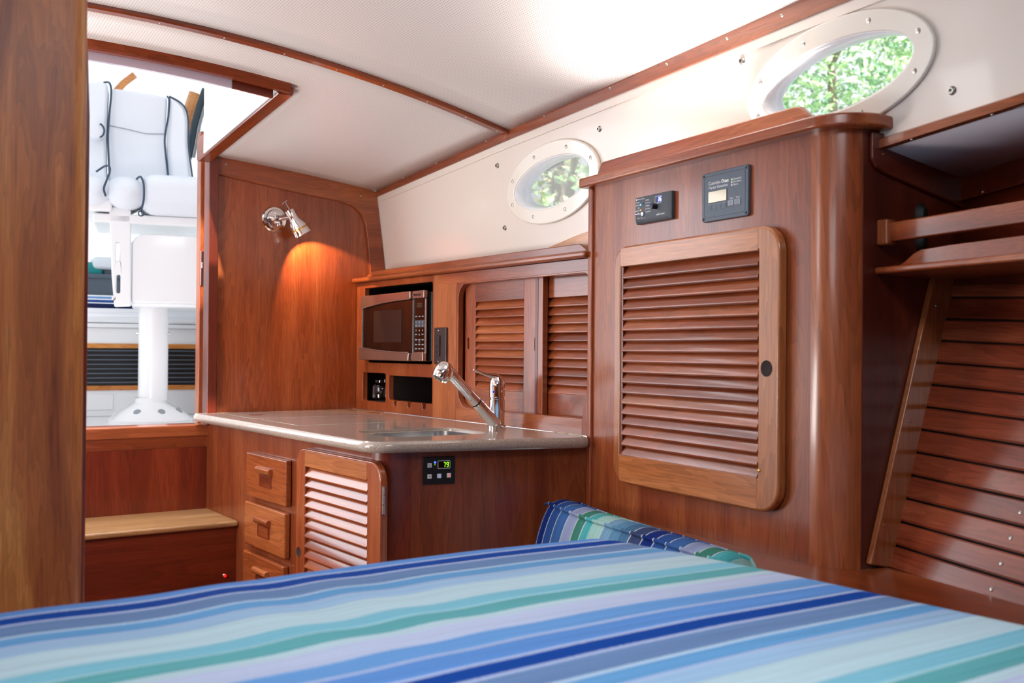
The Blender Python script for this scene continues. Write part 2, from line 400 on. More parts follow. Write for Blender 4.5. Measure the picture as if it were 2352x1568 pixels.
def screw(parent, x, y, z, r=.004, name='screw', mt=None, axis=(0, -1, 0)):
    o = lathe(name, mt or SCREW, parent, [(0, .0018), (r*.5, .0017), (r*.9, .0009), (r, 0), (r, -.0015), (0, -.0015)], (x, y, z), axis, 10)
    return o
def slat_mesh(L_, wd, th, tilt):
    """louvre slat: section has rounded nose at the low front edge. local x along"""
    sec = []
    h = wd/2
    for a, b in ((-h, -th/2), (h-th*.5, -th/2), (h-th*.1, -th*.3), (h, 0), (h-th*.1, th*.3), (h-th*.5, th/2), (-h, th/2)):
        # a runs down/forward, b is across
        sec.append((-a*sin(tilt)*1.0+0 - b*cos(tilt), -a*cos(tilt)+b*sin(tilt)))
    bm = bmesh.new()
    A = [bm.verts.new((-L_/2, y, z)) for y, z in sec]; B = [bm.verts.new((L_/2, y, z)) for y, z in sec]
    k = len(sec)
    for i in range(k): bm.faces.new((A[i], A[(i+1) % k], B[(i+1) % k], B[i]))
    bm.faces.new(A[::-1]); bm.faces.new(B)
    return bm
def slats(parent, mt, u0, u1, z0, z1, n, ydep, wd=.036, th=.008, tilt=radians(38)):
    p = (z1-z0)/n
    base = link('slat', slat_mesh(u1-u0, wd, th, tilt), mt, parent, ang=50)
    for i in range(n):
        l = ((u0+u1)/2, ydep, z1-p*(i+.55))
        if i == 0: base.location = l
        else: dup(base, parent, l)
def openbox(name, mt, parent, u0, u1, z0, z1, y0, y1, t=.004):
    """five-sided lining behind an opening"""
    bm = bmesh.new()
    A = [bm.verts.new(p) for p in ((u0, y0, z0), (u1, y0, z0), (u1, y0, z1), (u0, y0, z1))]
    B = [bm.verts.new(p) for p in ((u0, y1, z0), (u1, y1, z0), (u1, y1, z1), (u0, y1, z1))]
    bm.faces.new(B)
    for i in range(4): bm.faces.new((A[i], A[(i+1) % 4], B[(i+1) % 4], B[i]))
    o = link(name, bm, mt, parent, smooth=False)
    s = o.modifiers.new('thick', 'SOLIDIFY'); s.thickness = t; s.offset = 1
    return o
def inset(lp, d):
    """move a convex-ish loop inward by scaling about its centre per axis"""
    xs = [p[0] for p in lp]; zs = [p[1] for p in lp]; cx, cz = (min(xs)+max(xs))/2, (min(zs)+max(zs))/2
    sx = 1-2*d/(max(xs)-min(xs)); sz = 1-2*d/(max(zs)-min(zs))
    return [(cx+(x-cx)*sx, cz+(z-cz)*sz) for x, z in lp]

# ================================================================== SETTING
WP, WN = Vector((1.772, 3.49, 1.725)), Vector((-0.99112256, 0.04083097, -0.12652628))
def xw(y, z): return WP.x - (WN.y*(y-WP.y)+WN.z*(z-WP.z))/WN.x
def zedge(y):
    if y > 2.545: return 1.7846-.057*(y-2.545)
    if y > 1.35: return 1.839-.0455*(y-1.35)
    return 1.839+.030*(1.35-y)
def zceil(x, y):
    u = 1.725-x; k = 1 if y <= 2.545 else max(.5, 1-.53*(y-2.545))
    return zedge(y)+k*.148*(1-(1-u/1.16)**2)
def sheet(name, xs, ys, fz, mt, skip=(), parent=None, thick=.01):
    bm = bmesh.new(); V = {}
    for i, x in enumerate(xs):
        for j, y in enumerate(ys):
            xx = x if x != 'w' else xw(y, zedge(y))
            V[i, j] = bm.verts.new((xx, y, fz(xx, y)))
    for i in range(len(xs)-1):
        for j in range(len(ys)-1):
            a, b, c, d = V[i, j], V[i+1, j], V[i+1, j+1], V[i, j+1]
            cx = (a.co.x+b.co.x)/2; cy = (b.co.y+c.co.y)/2
            if any(x0 < cx < x1 and y0 < cy < y1 for x0, y0, x1, y1 in skip): continue
            bm.faces.new((a, b, c, d))
    for v in [v for v in bm.verts if not v.link_faces]: bm.verts.remove(v)
    o = link(name, bm, mt, parent, ang=60)
    s = o.modifiers.new('thick', 'SOLIDIFY'); s.thickness = thick; s.offset = 1
    return o
def frange(a, b, n): return [a+(b-a)*i/n for i in range(n+1)]
xs = sorted(set(frange(-.62, .30, 6)+frange(.30, 1.11, 8)+frange(1.11, 1.66, 8)))+['w']
STRIPM = plain('lavender_acrylic', '#cfc6d6', .1, coat=.6)
ce = thing('ceiling', 'white perforated vinyl headliner over the cabin', 'ceiling', kind='structure')
s1 = sheet('headliner_panel', xs, frange(2.55, 2.76, 3)+frange(2.8, 3.525, 7), zceil, HEADL, skip=[(.30, 2.76, 1.105, 3.6)], parent=ce)
s2 = sheet('headliner_panel', sorted(set(frange(-.62, .25, 5)+frange(.25, .80, 4)+frange(.8, 1.66, 12)))+['w'],
           sorted(set(frange(-.75, .25, 6)+frange(.25, .80, 3)+frange(.8, 2.53, 14))), zceil, HEADL, skip=[(.25, .25, .80, .80)], parent=ce)
# deck hatch frame over the berth
box('hatch_sun_block', WHITE, ce, (.24, .24, 2.022), (.81, .81, 2.03), 0)  # opaque plate added above the hatch to keep the sun off the blanket
prism('hatch_frame', WHITE, ce, rr(.22, .22, .83, .83, .03), [rr(.26, .26, .79, .79, .03)], 1.985, 2.02, 'xy', .003)

# transverse trim batten across the headliner
bt = thing('trim_1', 'varnished wood batten across the headliner joint', 'trim', kind='structure')
bx = frange(-.5, xw(2.545, 1.785)-.01, 26)
pts = [(x, 2.545, zceil(x, 2.545)) for x in bx]
sweep('batten', CH['x'], bt, pts, [(-.017, .004), (.017, .004), (.017, -.007), (.013, -.011), (-.013, -.011), (-.017, -.007)])
for x in (.70, .86, 1.02, 1.17, 1.31, 1.45, 1.58, 1.69):
    screw(bt, x, 2.545, zceil(x, 2.545)-.011, .0035, axis=(0, 0, -1))
# longitudinal trim between the headliner and the white cabin side
lt = thing('trim_2', 'long varnished wood trim where headliner meets white cabin side', 'trim', kind='structure')
pts = [(xw(y, zedge(y)), y, zedge(y)) for y in frange(3.49, 1.0, 24)+frange(.9, -.7, 12)]
sweep('trim_board', CH['y'], lt, pts, [(.004, .020), (-.052, .030), (-.052, .004), (-.048, -.003), (-.014, -.025), (.002, -.026)])
bt2 = [(3.2), (2.95), (2.62), (2.30), (2.0), (1.78), (1.58), (1.42)]
for y in bt2: screw(lt, xw(y, zedge(y))-.030, y, zedge(y)-.0145, .0035, axis=(-.5, 0, -.86))
cvp = [(xw(y, zedge(y)-.03), y, zedge(y)-.036) for y in frange(3.45, 1.0, 24)+frange(.9, -.7, 12)]
sweep('cove', GEL, lt, cvp, [(.002, .016), (-.016, .016), (-.013, .003), (-.008, -.006), (.002, -.012)])

# white cabin side with two oval cut-outs; local x runs forward, local y up the leaning side
ex = Vector((0.0412, -.99915, 0)); ex = (ex-WN*ex.dot(WN)).normalized(); inn = -WN; ez = ex.cross(inn).normalized()
if ez.z < 0: ez = -ez
def Wl(y, z):
    p = Vector((xw(y, z), y, z))-WP; return (p.dot(ex), p.dot(ez))
wr = bpy.data.objects.new('wall_right', None); COL.objects.link(wr)
wr.matrix_world = Matrix(((ex.x, inn.x, ez.x, WP.x), (ex.y, inn.y, ez.y, WP.y), (ex.z, inn.z, ez.z, WP.z), (0, 0, 0, 1)))
tagit(wr, 'glossy white moulded cabin side with two oval portlights', 'wall', kind='structure')
outer = [Wl(y, z) for y, z in ((3.49, 1.37), (2.12, 1.395), (2.0, 1.44), (1.6, 1.48), (1.235, 1.525), (.93, 1.55), (.5, 1.60), (-.7, 1.66))] + \
        [Wl(y, z) for y, z in ((-.7, 1.90), (1.35, 1.839), (2.545, 1.784), (3.49, 1.73))]
WC = [(2.335, 1.606), (1.322, 1.680)]; TH = radians(5)
wc = [Wl(*c) for c in WC]
prism('side_moulding', GEL, wr, outer, [ell(c[0], c[1], .195, .073, TH) for c in wc], 0, .012)
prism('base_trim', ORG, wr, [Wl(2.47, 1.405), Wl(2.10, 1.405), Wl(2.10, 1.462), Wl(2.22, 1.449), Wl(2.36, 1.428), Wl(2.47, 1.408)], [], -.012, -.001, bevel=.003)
# side tunnel hull lining below the white side (behind the lockers)
for y, z in ((2.617, 1.6955), (2.0966, 1.7148), (2.6091, 1.5051), (1.5688, 1.7693), (1.0668, 1.6015)):
    a, b = Wl(y, z)
    lathe('snap_stud', SCREW, wr, [(0, .001), (.0035, .001), (.0035, .006), (.0055, .006), (.0055, .003), (.008, .001), (.009, -.001)], (a, 0, b), (0, -1, 0), 14)
for n_, (c, lab) in enumerate(zip(wc, ('smaller oval portlight above the galley cupboard', 'larger looking oval portlight above the tall louvred locker'))):
    w = bpy.data.objects.new('window_%d' % (n_+1), None); COL.objects.link(w); w.matrix_world = wr.matrix_world @ Matrix.Translation((c[0], 0, c[1]))
    tagit(w, lab, 'window', kind='structure')
    fr = prism('window_ring', RINGM, w, ell(0, 0, .234, .112, TH, 64), [ell(0, 0, .190, .068, TH, 64)], -.011, 0, bevel=.004)
    # inner liner tube
    bm = bmesh.new(); A = []; B = []
    for (x, z), (x2, z2) in zip(ell(0, 0, .190, .068, TH, 64), ell(0, 0, .183, .062, TH, 64)):
        A.append(bm.verts.new((x, -.008, z))); B.append(bm.verts.new((x2, .045, z2)))
    for i in range(64): bm.faces.new((A[i], A[(i+1) % 64], B[(i+1) % 64], B[i]))
    ln = link('liner', bm, WHITE, w)
    sm = ln.modifiers.new('t', 'SOLIDIFY'); sm.thickness = .003; sm.offset = 0
    prism('pane', GLASS, w, ell(0, 0, .184, .063, TH, 64), [], .036, .041)
    for k in range(8):
        t = 2*pi*(k+.35)/8; a, b = .213*cos(t), .090*sin(t)
        x, z = a*cos(TH)-b*sin(TH), a*sin(TH)+b*cos(TH)
        screw(fr, x, -.011, z, .0058)

# bulkhead with the companionway opening left of it
bk = thing('wall_back', 'varnished cherry bulkhead behind the galley worktop', 'wall', (0, 3.49, 0), 0, kind='structure')
ct = [(x, zceil(x, 3.49)+.006) for x in frange(1.158, 1.70, 8)]
outer = [(1.158, .60)]+[(1.158, ct[0][1])]+ct[1:]+[(1.770, 1.722), (1.812, 1.40), (1.812, .60)]
prism('veneer_panel', BH, bk, outer[::-1], [], .006, .03)
inner = [(1.165, .88), (1.165, 1.727), (1.3158, 1.7072), (1.4802, 1.6884), (1.62, 1.6745), (1.672, 1.662), (1.703, 1.640), (1.7219, 1.605), (1.733, 1.54), (1.746, 1.40), (1.746, .88)]
ring = [(1.158, .885)]+[(1.158, ct[0][1])]+ct[1:]+[(1.770, 1.722), (1.812, 1.40), (1.812, .885)]
top = [(1.158, 1.727)]+[(1.158, ct[0][1])]+ct[1:]+[(1.770, 1.722), (1.812, 1.40), (1.812, .95), (1.746, .95), (1.746, 1.40), (1.733, 1.54), (1.7219, 1.605), (1.703, 1.640), (1.672, 1.662), (1.62, 1.6745), (1.4802, 1.6884), (1.3158, 1.7072)]
prism('border_moulding', CH['x'], bk, top, [], -.006, .010, bevel=.003)
screw(bk, 1.1865, -.006, 1.7641); screw(bk, 1.703, -.006, 1.7025)
box('door_jamb', DK['z'], bk, (1.124, -.02, .86), (1.158, .035, 1.784), .004)
box('door_gap_white', WHITE, bk, (1.146, .085, .866), (1.160, .105, 1.86), .001)  # white strip standing in for the bright gap beside the door leaf

# companionway: sill, hatch coaming, half-open door edge
cw = thing('door_1', 'open companionway doorway to the cockpit', 'door', (0, 3.49, 0), 0, kind='structure')
box('sill', CH['x'], cw, (.30, -.012, .828), (1.136, .10, .866), .004)
box('sill_lip', CH['x'], cw, (.30, 0.0, .790), (1.136, .04, .828), .001)
dl = box('door_leaf', CH['z'], cw, (1.124, .075, .866), (1.142, .115, 1.886), .003)
box('latch_plate', STEEL, dl, (-.006, -.0235, -.03), (.006, -.0195, .09), .001)
box('latch_bolt', CHROME, dl, (-.004, -.029, .03), (.004, -.0235, .05), .001)
hf = thing('door_2', 'wooden coaming of the sliding hatch in the headliner', 'door', (0, 0, 0), 0, kind='structure')
pts = [(x, 2.748, zceil(x, 2.748)) for x in frange(.25, 1.115, 12)]
sweep('front_coaming', CH['x'], hf, pts, [(-.014, .05), (.014, .05), (.014, -.018), (.010, -.024), (-.010, -.024), (-.014, -.018)])
pts = [(1.118, y, zceil(1.118, y)) for y in frange(2.762, 3.487, 10)]
sweep('side_coaming', CH['y'], hf, pts, [(-.032, .05), (.016, .05), (.016, -.018), (.012, -.024), (-.028, -.024), (-.032, -.018)])
sweep('side_lining', WHITE, hf, pts[:-2]+[Vector(pts[-2]).lerp(Vector(pts[-3]), .2)], [(-.037, -.021), (-.0325, -.021), (-.0325, .27), (-.037, .27)][::-1])
for nm_, mt_, x0_, x1_ in (('inner_strip', STRIPM, .25, .955), ('inner_strip_end', DK['x'], .957, 1.075)):
    sweep(nm_, mt_, hf, [(x, 2.772, zceil(x, 2.748)) for x in frange(x0_, x1_, 8)], [(-.006, .03), (.006, .03), (.006, -.043), (-.006, -.043)])
box('lining_panel', DK['x'], hf, (.95, 2.79, 1.90), (1.10, 2.90, 1.92), .002)
box('sliding_hatch', WHITE, hf, (.27, 2.79, 1.96), (1.11, 3.10, 1.975), .003)

# steps below the companionway
st = thing('companionway_steps', 'dark cherry companionway steps with one light tread by the drawers', 'steps', (.30, 3.2, 0), 0)
box('tread', TEAK, st, (0, -.018, .560), (.8375, .30, .579), .008, 3)
box('riser', DK['x'], st, (0, .005, 0), (.8365, .02, .560), 0)
box('upper_riser', DK['z'], st, (0, .285, .579), (.838, .30, .790), 0)
lathe('courtesy_light', CHROME, st, [(0, .006), (.003, .006), (.006, .003), (.008, 0), (.008, -.002)], (.800, .004, .405), (0, -1, 0), 12)
lathe('light_lens', E_RED, st, [(0, .009), (.0035, .008), (.005, .005)], (.800, .004, .405), (0, -1, 0), 8)

# floor and the sides nobody sees
box('floor', DK['y'], None, (-.66, -.8, -.03), (1.9, 3.5, 0), 0)['kind'] = 'structure'
wl = thing('wall_left', 'port side of the cabin, wood below white', 'wall', kind='structure')
box('lower_panel', CH['y'], wl, (-.68, -.8, 0), (-.65, 3.5, 1.30), 0)
box('upper_panel', GEL, wl, (-.68, -.8, 1.30), (-.65, 3.5, 2.05), 0)
wf = thing('wall_front', 'forward end of the cabin', 'wall', kind='structure')
box('panel', CH['x'], wf, (-.66, -.83, 0), (2.3, -.8, 2.1), 0)

# pillar-like partition on the left
pa = thing('partition', 'large varnished cherry partition with rounded edge at the left', 'partition', (.376, 1.75, 0), 0)
o_ = [(-.90, 0), (-.045, 0)]+[(-.030+.024*sin(radians(a)), .024-.024*cos(radians(a))) for a in range(4, 91, 6)]+[(-.006, .085), (-.90, .085)]
prism('rounded_panel', PO, pa, o_, [], .0, 1.99, 'xy')
jp = [(0, 0), (.0, 1.52), (-.004, 1.63), (-.014, 1.74), (-.03, 1.82), (-.03, 2.0), (-.06, 2.0), (-.06, 0)]
prism('jamb_board', DK['z'], pa, [(x+.014, z) for x, z in jp], [], .085, .125, 'xz', .004)

# ================================================================== GALLEY BASE
gb = thing('galley_base_cabinet', 'dark cherry base cabinet with drawers and louvred door under the stone worktop', 'cabinet', (1.13, 3.49, 0), 88.61)
box('side_panel', EP, gb, (0, 0, .02), (1.195, .018, .876), 0)
# end panel, in the cabinet's local frame
ca, sa = cos(-radians(88.61)), sin(-radians(88.61))
def toL(x, y):  # world -> gb local
    dx, dy = x-1.13, y-3.49; return (dx*ca+dy*sa, -dx*sa+dy*ca)
T0, T1 = (1.235, 2.232), (1.70, 2.112)
a, b = toL(*T0), toL(*T1); dx_, dy_ = b[0]-a[0], b[1]-a[1]; ll = math.hypot(dx_, dy_); nx, ny = -dy_/ll*.015, dx_/ll*.015
prism('end_panel', EP, gb, [a, b, (b[0]-nx*-1, b[1]-ny*-1), (a[0]+nx, a[1]+ny)] if (nx*-1 < 0) else [a, b, (b[0]+nx, b[1]+ny), (a[0]+nx, a[1]+ny)], [], .02, .876, 'xy')
# rounded corner post
p0 = (1.195, -.001); p1 = a
cpt = (1.243, .004)
arc = []
for i in range(13):
    t = i/12; arc.append(((1-t)**2*p0[0]+2*t*(1-t)*cpt[0]+t*t*p1[0], (1-t)**2*p0[1]+2*t*(1-t)*cpt[1]+t*t*p1[1]))
prism('corner_post', DK['z'], gb, arc+[(p1[0]-.02, p1[1]+.01), (p0[0], p0[1]+.06)], [], .02, .876, 'xy')
# drawers
DRW = wood('drawer_front', '#84401c', '#a2542a', '#ba6e3e', 'x', rough=.25, fig=.8)
def drawer(u0, u1, z0, z1):
    d = box('drawer', DRW, gb, (u0, -.020, z0), (u1, -.001, z1), .005, 3)
    cx, cz = (u0+u1)/2, (z0+z1)/2
    L0 = lambda p: (p[0]-cx, p[1]+.0105, p[2]-cz)
    hu, hz = u0+.155, (z0+z1)/2
    # recess shade and lit bottom painted by flat plates, and hooded wooden pull
    prism('recess_shade', DK['x'], d, [(hu-.045-cx, -.026), (hu+.045-cx, -.026), (hu+.045-cx, .012), (hu-.045-cx, .012)], [], -.0112, -.0095, bevel=.0005)
    prism('recess_lit_bottom', CH['x'], d, [(hu-.036-cx, -.023), (hu+.036-cx, -.023), (hu+.033-cx, .006), (hu-.033-cx, .006)], [], -.0118, -.0105, bevel=.0005)
    bm = bmesh.new(); sec = [(-.0095, .010), (-.016, .012), (-.024, .020), (-.024, .029), (-.018, .033), (-.0095, .033)]
    A = [bm.verts.new((hu-.052-cx, y, z)) for y, z in sec]; B = [bm.verts.new((hu+.052-cx, y, z)) for y, z in sec]
    for i in range(6): bm.faces.new((A[i], A[(i+1) % 6], B[(i+1) % 6], B[i]))
    bm.faces.new(A[::-1]); bm.faces.new(B)
    link('pull', bm, DRW, d, .002)
    return d
drawer(.412, .715, .675, .808)
drawer(.402, .708, .525, .656)
drawer(.392, .700, .372, .503)
# louvred door
gd = thing('door', None, None, (0, 0, 0)); gd.parent = gb; gd.rotation_euler = (0, 0, 0); gd.location = (.79, -.001, .22)
DW, DH = .490, .634
prism('door_frame', CH['z'], gd, rr(0, 0, DW, DH, .05), [rr(.057, .06, DW-.072, DH-.048, 0)], -.021, 0, bevel=.005)
prism('top_rail', LT['x'], gd, [(.057, DH-.048), (DW-.072, DH-.048), (DW-.072, DH-.006), (.057, DH-.006)], [], -.0216, -.002, bevel=.0005)
slats(gd, CH['x'], .057, DW-.072, .06, DH-.049, 19, -.010, .034, .006, radians(36))
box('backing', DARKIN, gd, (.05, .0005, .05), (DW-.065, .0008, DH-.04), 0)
lathe('finger_hole', DARKIN, gd, [(0, .0212), (.0125, .0213), (.0135, .0217)], (.022, 0, .345), (0, -1, 0), 20)
for k_h in range(3): tube('hinge_knuckle', STEEL, gd, [(DW+.003, -.014, DH-.122+k_h*.0225), (DW+.003, -.014, DH-.122+k_h*.0225+.0215)], .0035, 12)

# thermostat display on the end panel
th_ang = math.degrees(math.atan2(T1[0]-T0[0], T1[1]-T0[1]))
def onT(f): return (T0[0]+(T1[0]-T0[0])*f, T0[1]+(T1[1]-T0[1])*f)
dT = Vector((T1[0]-T0[0], T1[1]-T0[1])).normalized()
# where the display's left edge is
px_, py_ = 1.262, 2.232-(1.262-1.235)*.120/.465
tc_ = thing('thermostat_panel', 'small black climate control with green display reading 79', 'control panel', (px_, py_, .795), th_ang-90)
box('face_plate', BLACK, tc_, (0, -.005, -.001), (.0835, 0, .067), .0012)
prism('display_frame', PRINT, tc_, rr(.038, .037, .0705, .057, .002, 3), [rr(.0392, .0382, .0693, .0558, .0012, 3)], -.0056, -.004)
box('display_window', BLACKG, tc_, (.0392, -.0053, .0382), (.0693, -.005, .0558), 0)
digits('display_digits', '79', .051, -.0054, .0405, .0062, .0125, .0022, .0016, E_GRN, tc_)
for x, z in ((.0115, .0405), (.0115, .013), (.0365, .0135), (.0615, .0142)):
    box('button', PRINT, tc_, (x, -.0062, z), (x+.011, -.005, z+.011), .0008)
lathe('indicator', E_BLU, tc_, [(0, .0012), (.002, .0012), (.003, 0)], (.031, -.005, .053), (0, -1, 0), 10)
lathe('indicator', E_OLV, tc_, [(0, .0012), (.0018, .0012), (.0025, 0)], (.031, -.005, .0475), (0, -1, 0), 10)
text('button_print', '%', .009, .0135, -.0064, .0428, BLACK, tc_); text('button_print', '*', .012, .0145, -.0064, .0125, BLACK, tc_)
box('button_mark', E_BLU, tc_, (.0412, -.0064, .0155), (.0424, -.0062, .0225), 0); box('button_mark', E_RED, tc_, (.0665, -.0064, .0165), (.0677, -.0062, .0235), 0)

# ================================================================== WORKTOP
wt = thing('worktop', 'speckled beige stone worktop with rounded edge over the galley cabinet', 'worktop', (1.13, 2.30, .877), 0)
def wl_(x, y): return (x-1.13, y-2.30)
def yT(x): return 2.218-.258*(x-1.17)
oc = [(1.098, 3.484)]
cxy = Vector((1.128, yT(1.128)-.004))
pA, pB = Vector((1.1265, cxy.y+.055)), Vector((cxy.x+.060, yT(cxy.x+.060)))
oc.append((1.1265, pA.y))
for i in range(1, 9):
    t = i/9; q = pA*(1-t)**2+cxy*2*t*(1-t)+pB*t*t; oc.append((q.x, q.y))
oc += [(pB.x, pB.y), (1.655, yT(1.655)), (1.667, yT(1.655)+.004), (1.671, yT(1.655)+.016), (1.688, 2.12), (1.688, 3.484)]
SK = rr(1.225, 2.305, 1.525, 2.545, .05)
lidA = rr(1.165, 3.14, 1.62, 3.44, .006, 2); lidB = rr(1.175, 2.80, 1.60, 3.10, .006, 2)
prism('slab', STONE, wt, [wl_(*p) for p in oc], [[wl_(*p) for p in SK], [wl_(*p) for p in lidA], [wl_(*p) for p in lidB]], 0, .028, 'xy', .0015)
# rounded nose along the two free edges
np_ = [(x, y, .014) for x, y in [wl_(*p) for p in oc[:-2]]]
sweep('nose', STONE, wt, np_[::1], [(-.004, -.014), (.008, -.0135), (.013, -.009), (.015, -.003), (.015, .003), (.013, .009), (.008, .0135), (-.004, .0142)])
for L_ in (lidA, lidB):
    li = inset(L_, .0022)
    prism('lid', STONE, wt, [wl_(*p) for p in li], [], .004, .0283, 'xy', .001)
    prism('lid_joint', STONEL, wt, [wl_(*p) for p in L_], [[wl_(*p) for p in li]], .018, .0275, 'xy')
lathe('lid_ring', CHROME, wt, [(.014, 0), (.018, .001), (.022, .001), (.024, 0)], (*wl_(1.235, 3.30), .0284), (0, 0, 1), 24)
for y in (3.20, 3.38):
    box('lid_hinge', BRASS, wt, (wl_(1.62, y)[0], wl_(1.62, y)[1], .0278), (wl_(1.645, y)[0], wl_(1.66, y+.06)[1], .0292), .0005)
# recessed sink shelf
prism('sink_ledge', STONE, wt, [wl_(*p) for p in rr(1.21, 2.29, 1.54, 2.56, .05)], [[wl_(*p) for p in rr(1.258, 2.33, 1.502, 2.528, .045)]], .002, .0215, 'xy', .004)
sk = thing('sink', 'small stainless steel basin set into the stone worktop', 'sink', (1.380, 2.429, .7375), 0)
bm = bmesh.new(); rings = []
for sc_, z in ((1.0, .160), (.985, .1605), (.985, .150), (.95, .03), (.86, .006), (.2, 0)):
    lp = rr(-.122*sc_, -.099*sc_, .122*sc_, .099*sc_, .045*sc_); rings.append([bm.verts.new((x, y, z)) for x, y in lp])
for A, B in zip(rings, rings[1:]):
    for i in range(len(A)): bm.faces.new((A[i], A[(i+1) % len(A)], B[(i+1) % len(A)], B[i]))
bm.faces.new(rings[-1])
o = link('basin', bm, STEEL, sk); s = o.modifiers.new('t', 'SOLIDIFY'); s.thickness = .0015; s.offset = -1
lathe('drain', CHROME, sk, [(0, .004), (.02, .004), (.032, .006), (.036, .001)], (0, 0, .0), (0, 0, 1), 20)

# faucet
fa = thing('faucet', 'chrome pull-out kitchen faucet beside the sink', 'faucet', (1.630, 2.445, .905), 0)
lathe('base_flange', CHROME, fa, [(.026, 0), (.026, .010), (.0235, .012)])
lathe('body', CHROME, fa, [(.0215, .006), (.0225, .05), (.0225, .082), (.0205, .084), (.0205, .088), (.0228, .090), (.0228, .122), (.021, .136), (.015, .146), (0, .150)])
d = Vector((-.72, .0, .69)).normalized()
s0 = Vector((-.005, -.002, .012)); s1_ = s0+d*.085; s2_ = s0+d*.215
tube('spout_socket', CHROME, fa, [s0, s0+d*.02, s1_, s1_+d*.004], [.019, .0185, .0165, .0155], 20)
tube('rubber_ring', RUB, fa, [s1_+d*.004, s1_+d*.008], .0158, 20)
tube('spray_handle', CHROME, fa, [s1_+d*.008, s1_+d*.03, s1_+d*.09, s2_], [.0155, .0145, .0150, .0165], 20)
for k in (-1, 0, 1):
    off = Vector((.0, -.0140, 0))+Vector((.69, 0, .72))*(-.004+k*.0045)
    tube('grip_rib', CHROME, fa, [s1_+d*.045+off, s1_+d*.11+off], .0016, 6)
hd = s2_+d*.012+Vector((-.010, 0, -.004)); ax = Vector((-.50, -.02, -.86)).normalized()
lathe('spray_head', CHROME, fa, [(0, -.026), (.012, -.025), (.021, -.018), (.0265, -.006), (.0275, .006), (.0255, .019), (.0235, .026), (.021, .0265), (.019, .023)], tuple(hd), tuple(ax), 28)
lathe('spray_face', BLACK, fa, [(0, .0235), (.0195, .0235)], tuple(hd), tuple(ax), 24)
lathe('aerator', STEEL, fa, [(0, .0248), (.010, .0248), (.012, .0236)], tuple(hd), tuple(ax), 20)
tube('lever', CHROME, fa, [(.008, 0, .140), (-.010, 0, .150), (-.030, 0, .152), (-.052, 0, .158), (-.072, 0, .1655), (-.080, 0, .168)], [.014, .012, .0075, .0055, .0058, .003], 14, flat=(1, .75))
lathe('temperature_mark', E_BD, fa, [(0, .0012), (.003, .0012), (.0035, 0)], (-.0195, -.0115, .105), (-.86, -.5, 0), 10)

# ================================================================== UPPER GALLEY CUPBOARD
gu = thing('galley_upper_cabinet', 'cherry wall cupboard with microwave bay and sliding louvred doors', 'cabinet', (1.692, 3.49, 0), 90)
notch = lambda c: [(c-.0115, .945), (c-.010, .934), (c-.005, .929), (c+.005, .929), (c+.010, .934), (c+.0115, .945)]
n2 = [(.262, .953)]
n2 = [(.262, 1.030), (.262, .956), (.268, .950)]
for c in (.3087, .4094, .5115): n2 += [(c-.016, .950)]+notch(c)+[(c+.016, .950)]
n2 += [(.566, .950), (.566, 1.030), (.562, 1.036), (.266, 1.036)]
prism('face_frame', CH['z'], gu, [(0, .905), (1.392, .905), (1.392, 1.374), (0, 1.374)],
      [rr(.064, 1.080, .564, 1.352, .008, 3), rr(.056, .938, .237, 1.042, .006, 3), n2, rr(.727, .949, 1.388, 1.335, [.055, .004, .03, .045])], 0, .020, bevel=.004)
prism('stile', ST, gu, [(.572, .907), (.716, .907), (.716, 1.372), (.572, 1.372)], [], -.0006, .004)
box('bottom_rail', CH['x'], gu, (.72, -.0012, .906), (1.36, .003, .945), .001)
box('top_rail', CH['x'], gu, (.60, -.0012, 1.340), (1.385, .003, 1.373), .001)
box('cap_shelf', CH['x'], gu, (-.0, -.024, 1.374), (1.392, .078, 1.391), .007, 3)
prism('fiddle_rail', CH['x'], gu, [(.075, 1.391), (.105, 1.404), (.112, 1.412), (1.345, 1.414), (1.355, 1.411), (1.385, 1.391)], [], -.004, .010, bevel=.003)
openbox('microwave_bay', BLACK, gu, .064, .564, 1.080, 1.352, .02, .35)
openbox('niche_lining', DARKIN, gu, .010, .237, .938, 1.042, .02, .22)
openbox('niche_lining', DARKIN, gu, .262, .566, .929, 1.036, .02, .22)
openbox('door_recess', DK['z'], gu, .700, 1.392, .938, 1.345, .02, .070)
def sliding(u0, u1, s0, s1, y0, nm):
    e = thing('sliding_door', None, None); e.parent = gu; e.location = (u0, y0, .945); e.rotation_euler = (0, 0, 0)
    w = u1-u0; H_ = .395
    holes = [rr(s0-u0, .063, s1-u0, .333, 0)]
    if nm: holes += [rr(.012, .185, .024, .222, .0058, 4), rr(w-.040, .180, w-.026, .222, .0068, 4)]
    prism('door_frame', CH['z'], e, [(0, 0), (w, 0), (w, H_), (0, H_)], holes, 0, .018, bevel=.0015)
    slats(e, CH['x'], s0-u0, s1-u0, .063, .333, 11, .009, .029, .006, radians(34))
    box('top_rail', CH['x'], e, (s0-u0, -.0006, .335), (s1-u0, .002, H_-.001), 0)
    box('bottom_rail', CH['x'], e, (s0-u0, -.0006, .001), (s1-u0, .002, .061), 0)
    if nm:
        box('recess_back', DK['z'], e, (.010, .010, .18), (.026, .012, .226), 0); box('recess_back', DK['z'], e, (w-.042, .010, .176), (w-.024, .012, .226), 0)
    return e
sliding(.735, 1.150, .795, 1.056, .0215, 1)
sliding(1.10, 1.40, 1.128, 1.395, .043, 0)
box('door_edge', DK['z'], gu, (1.1135, .0205, .945), (1.128, .043, 1.338), .001)

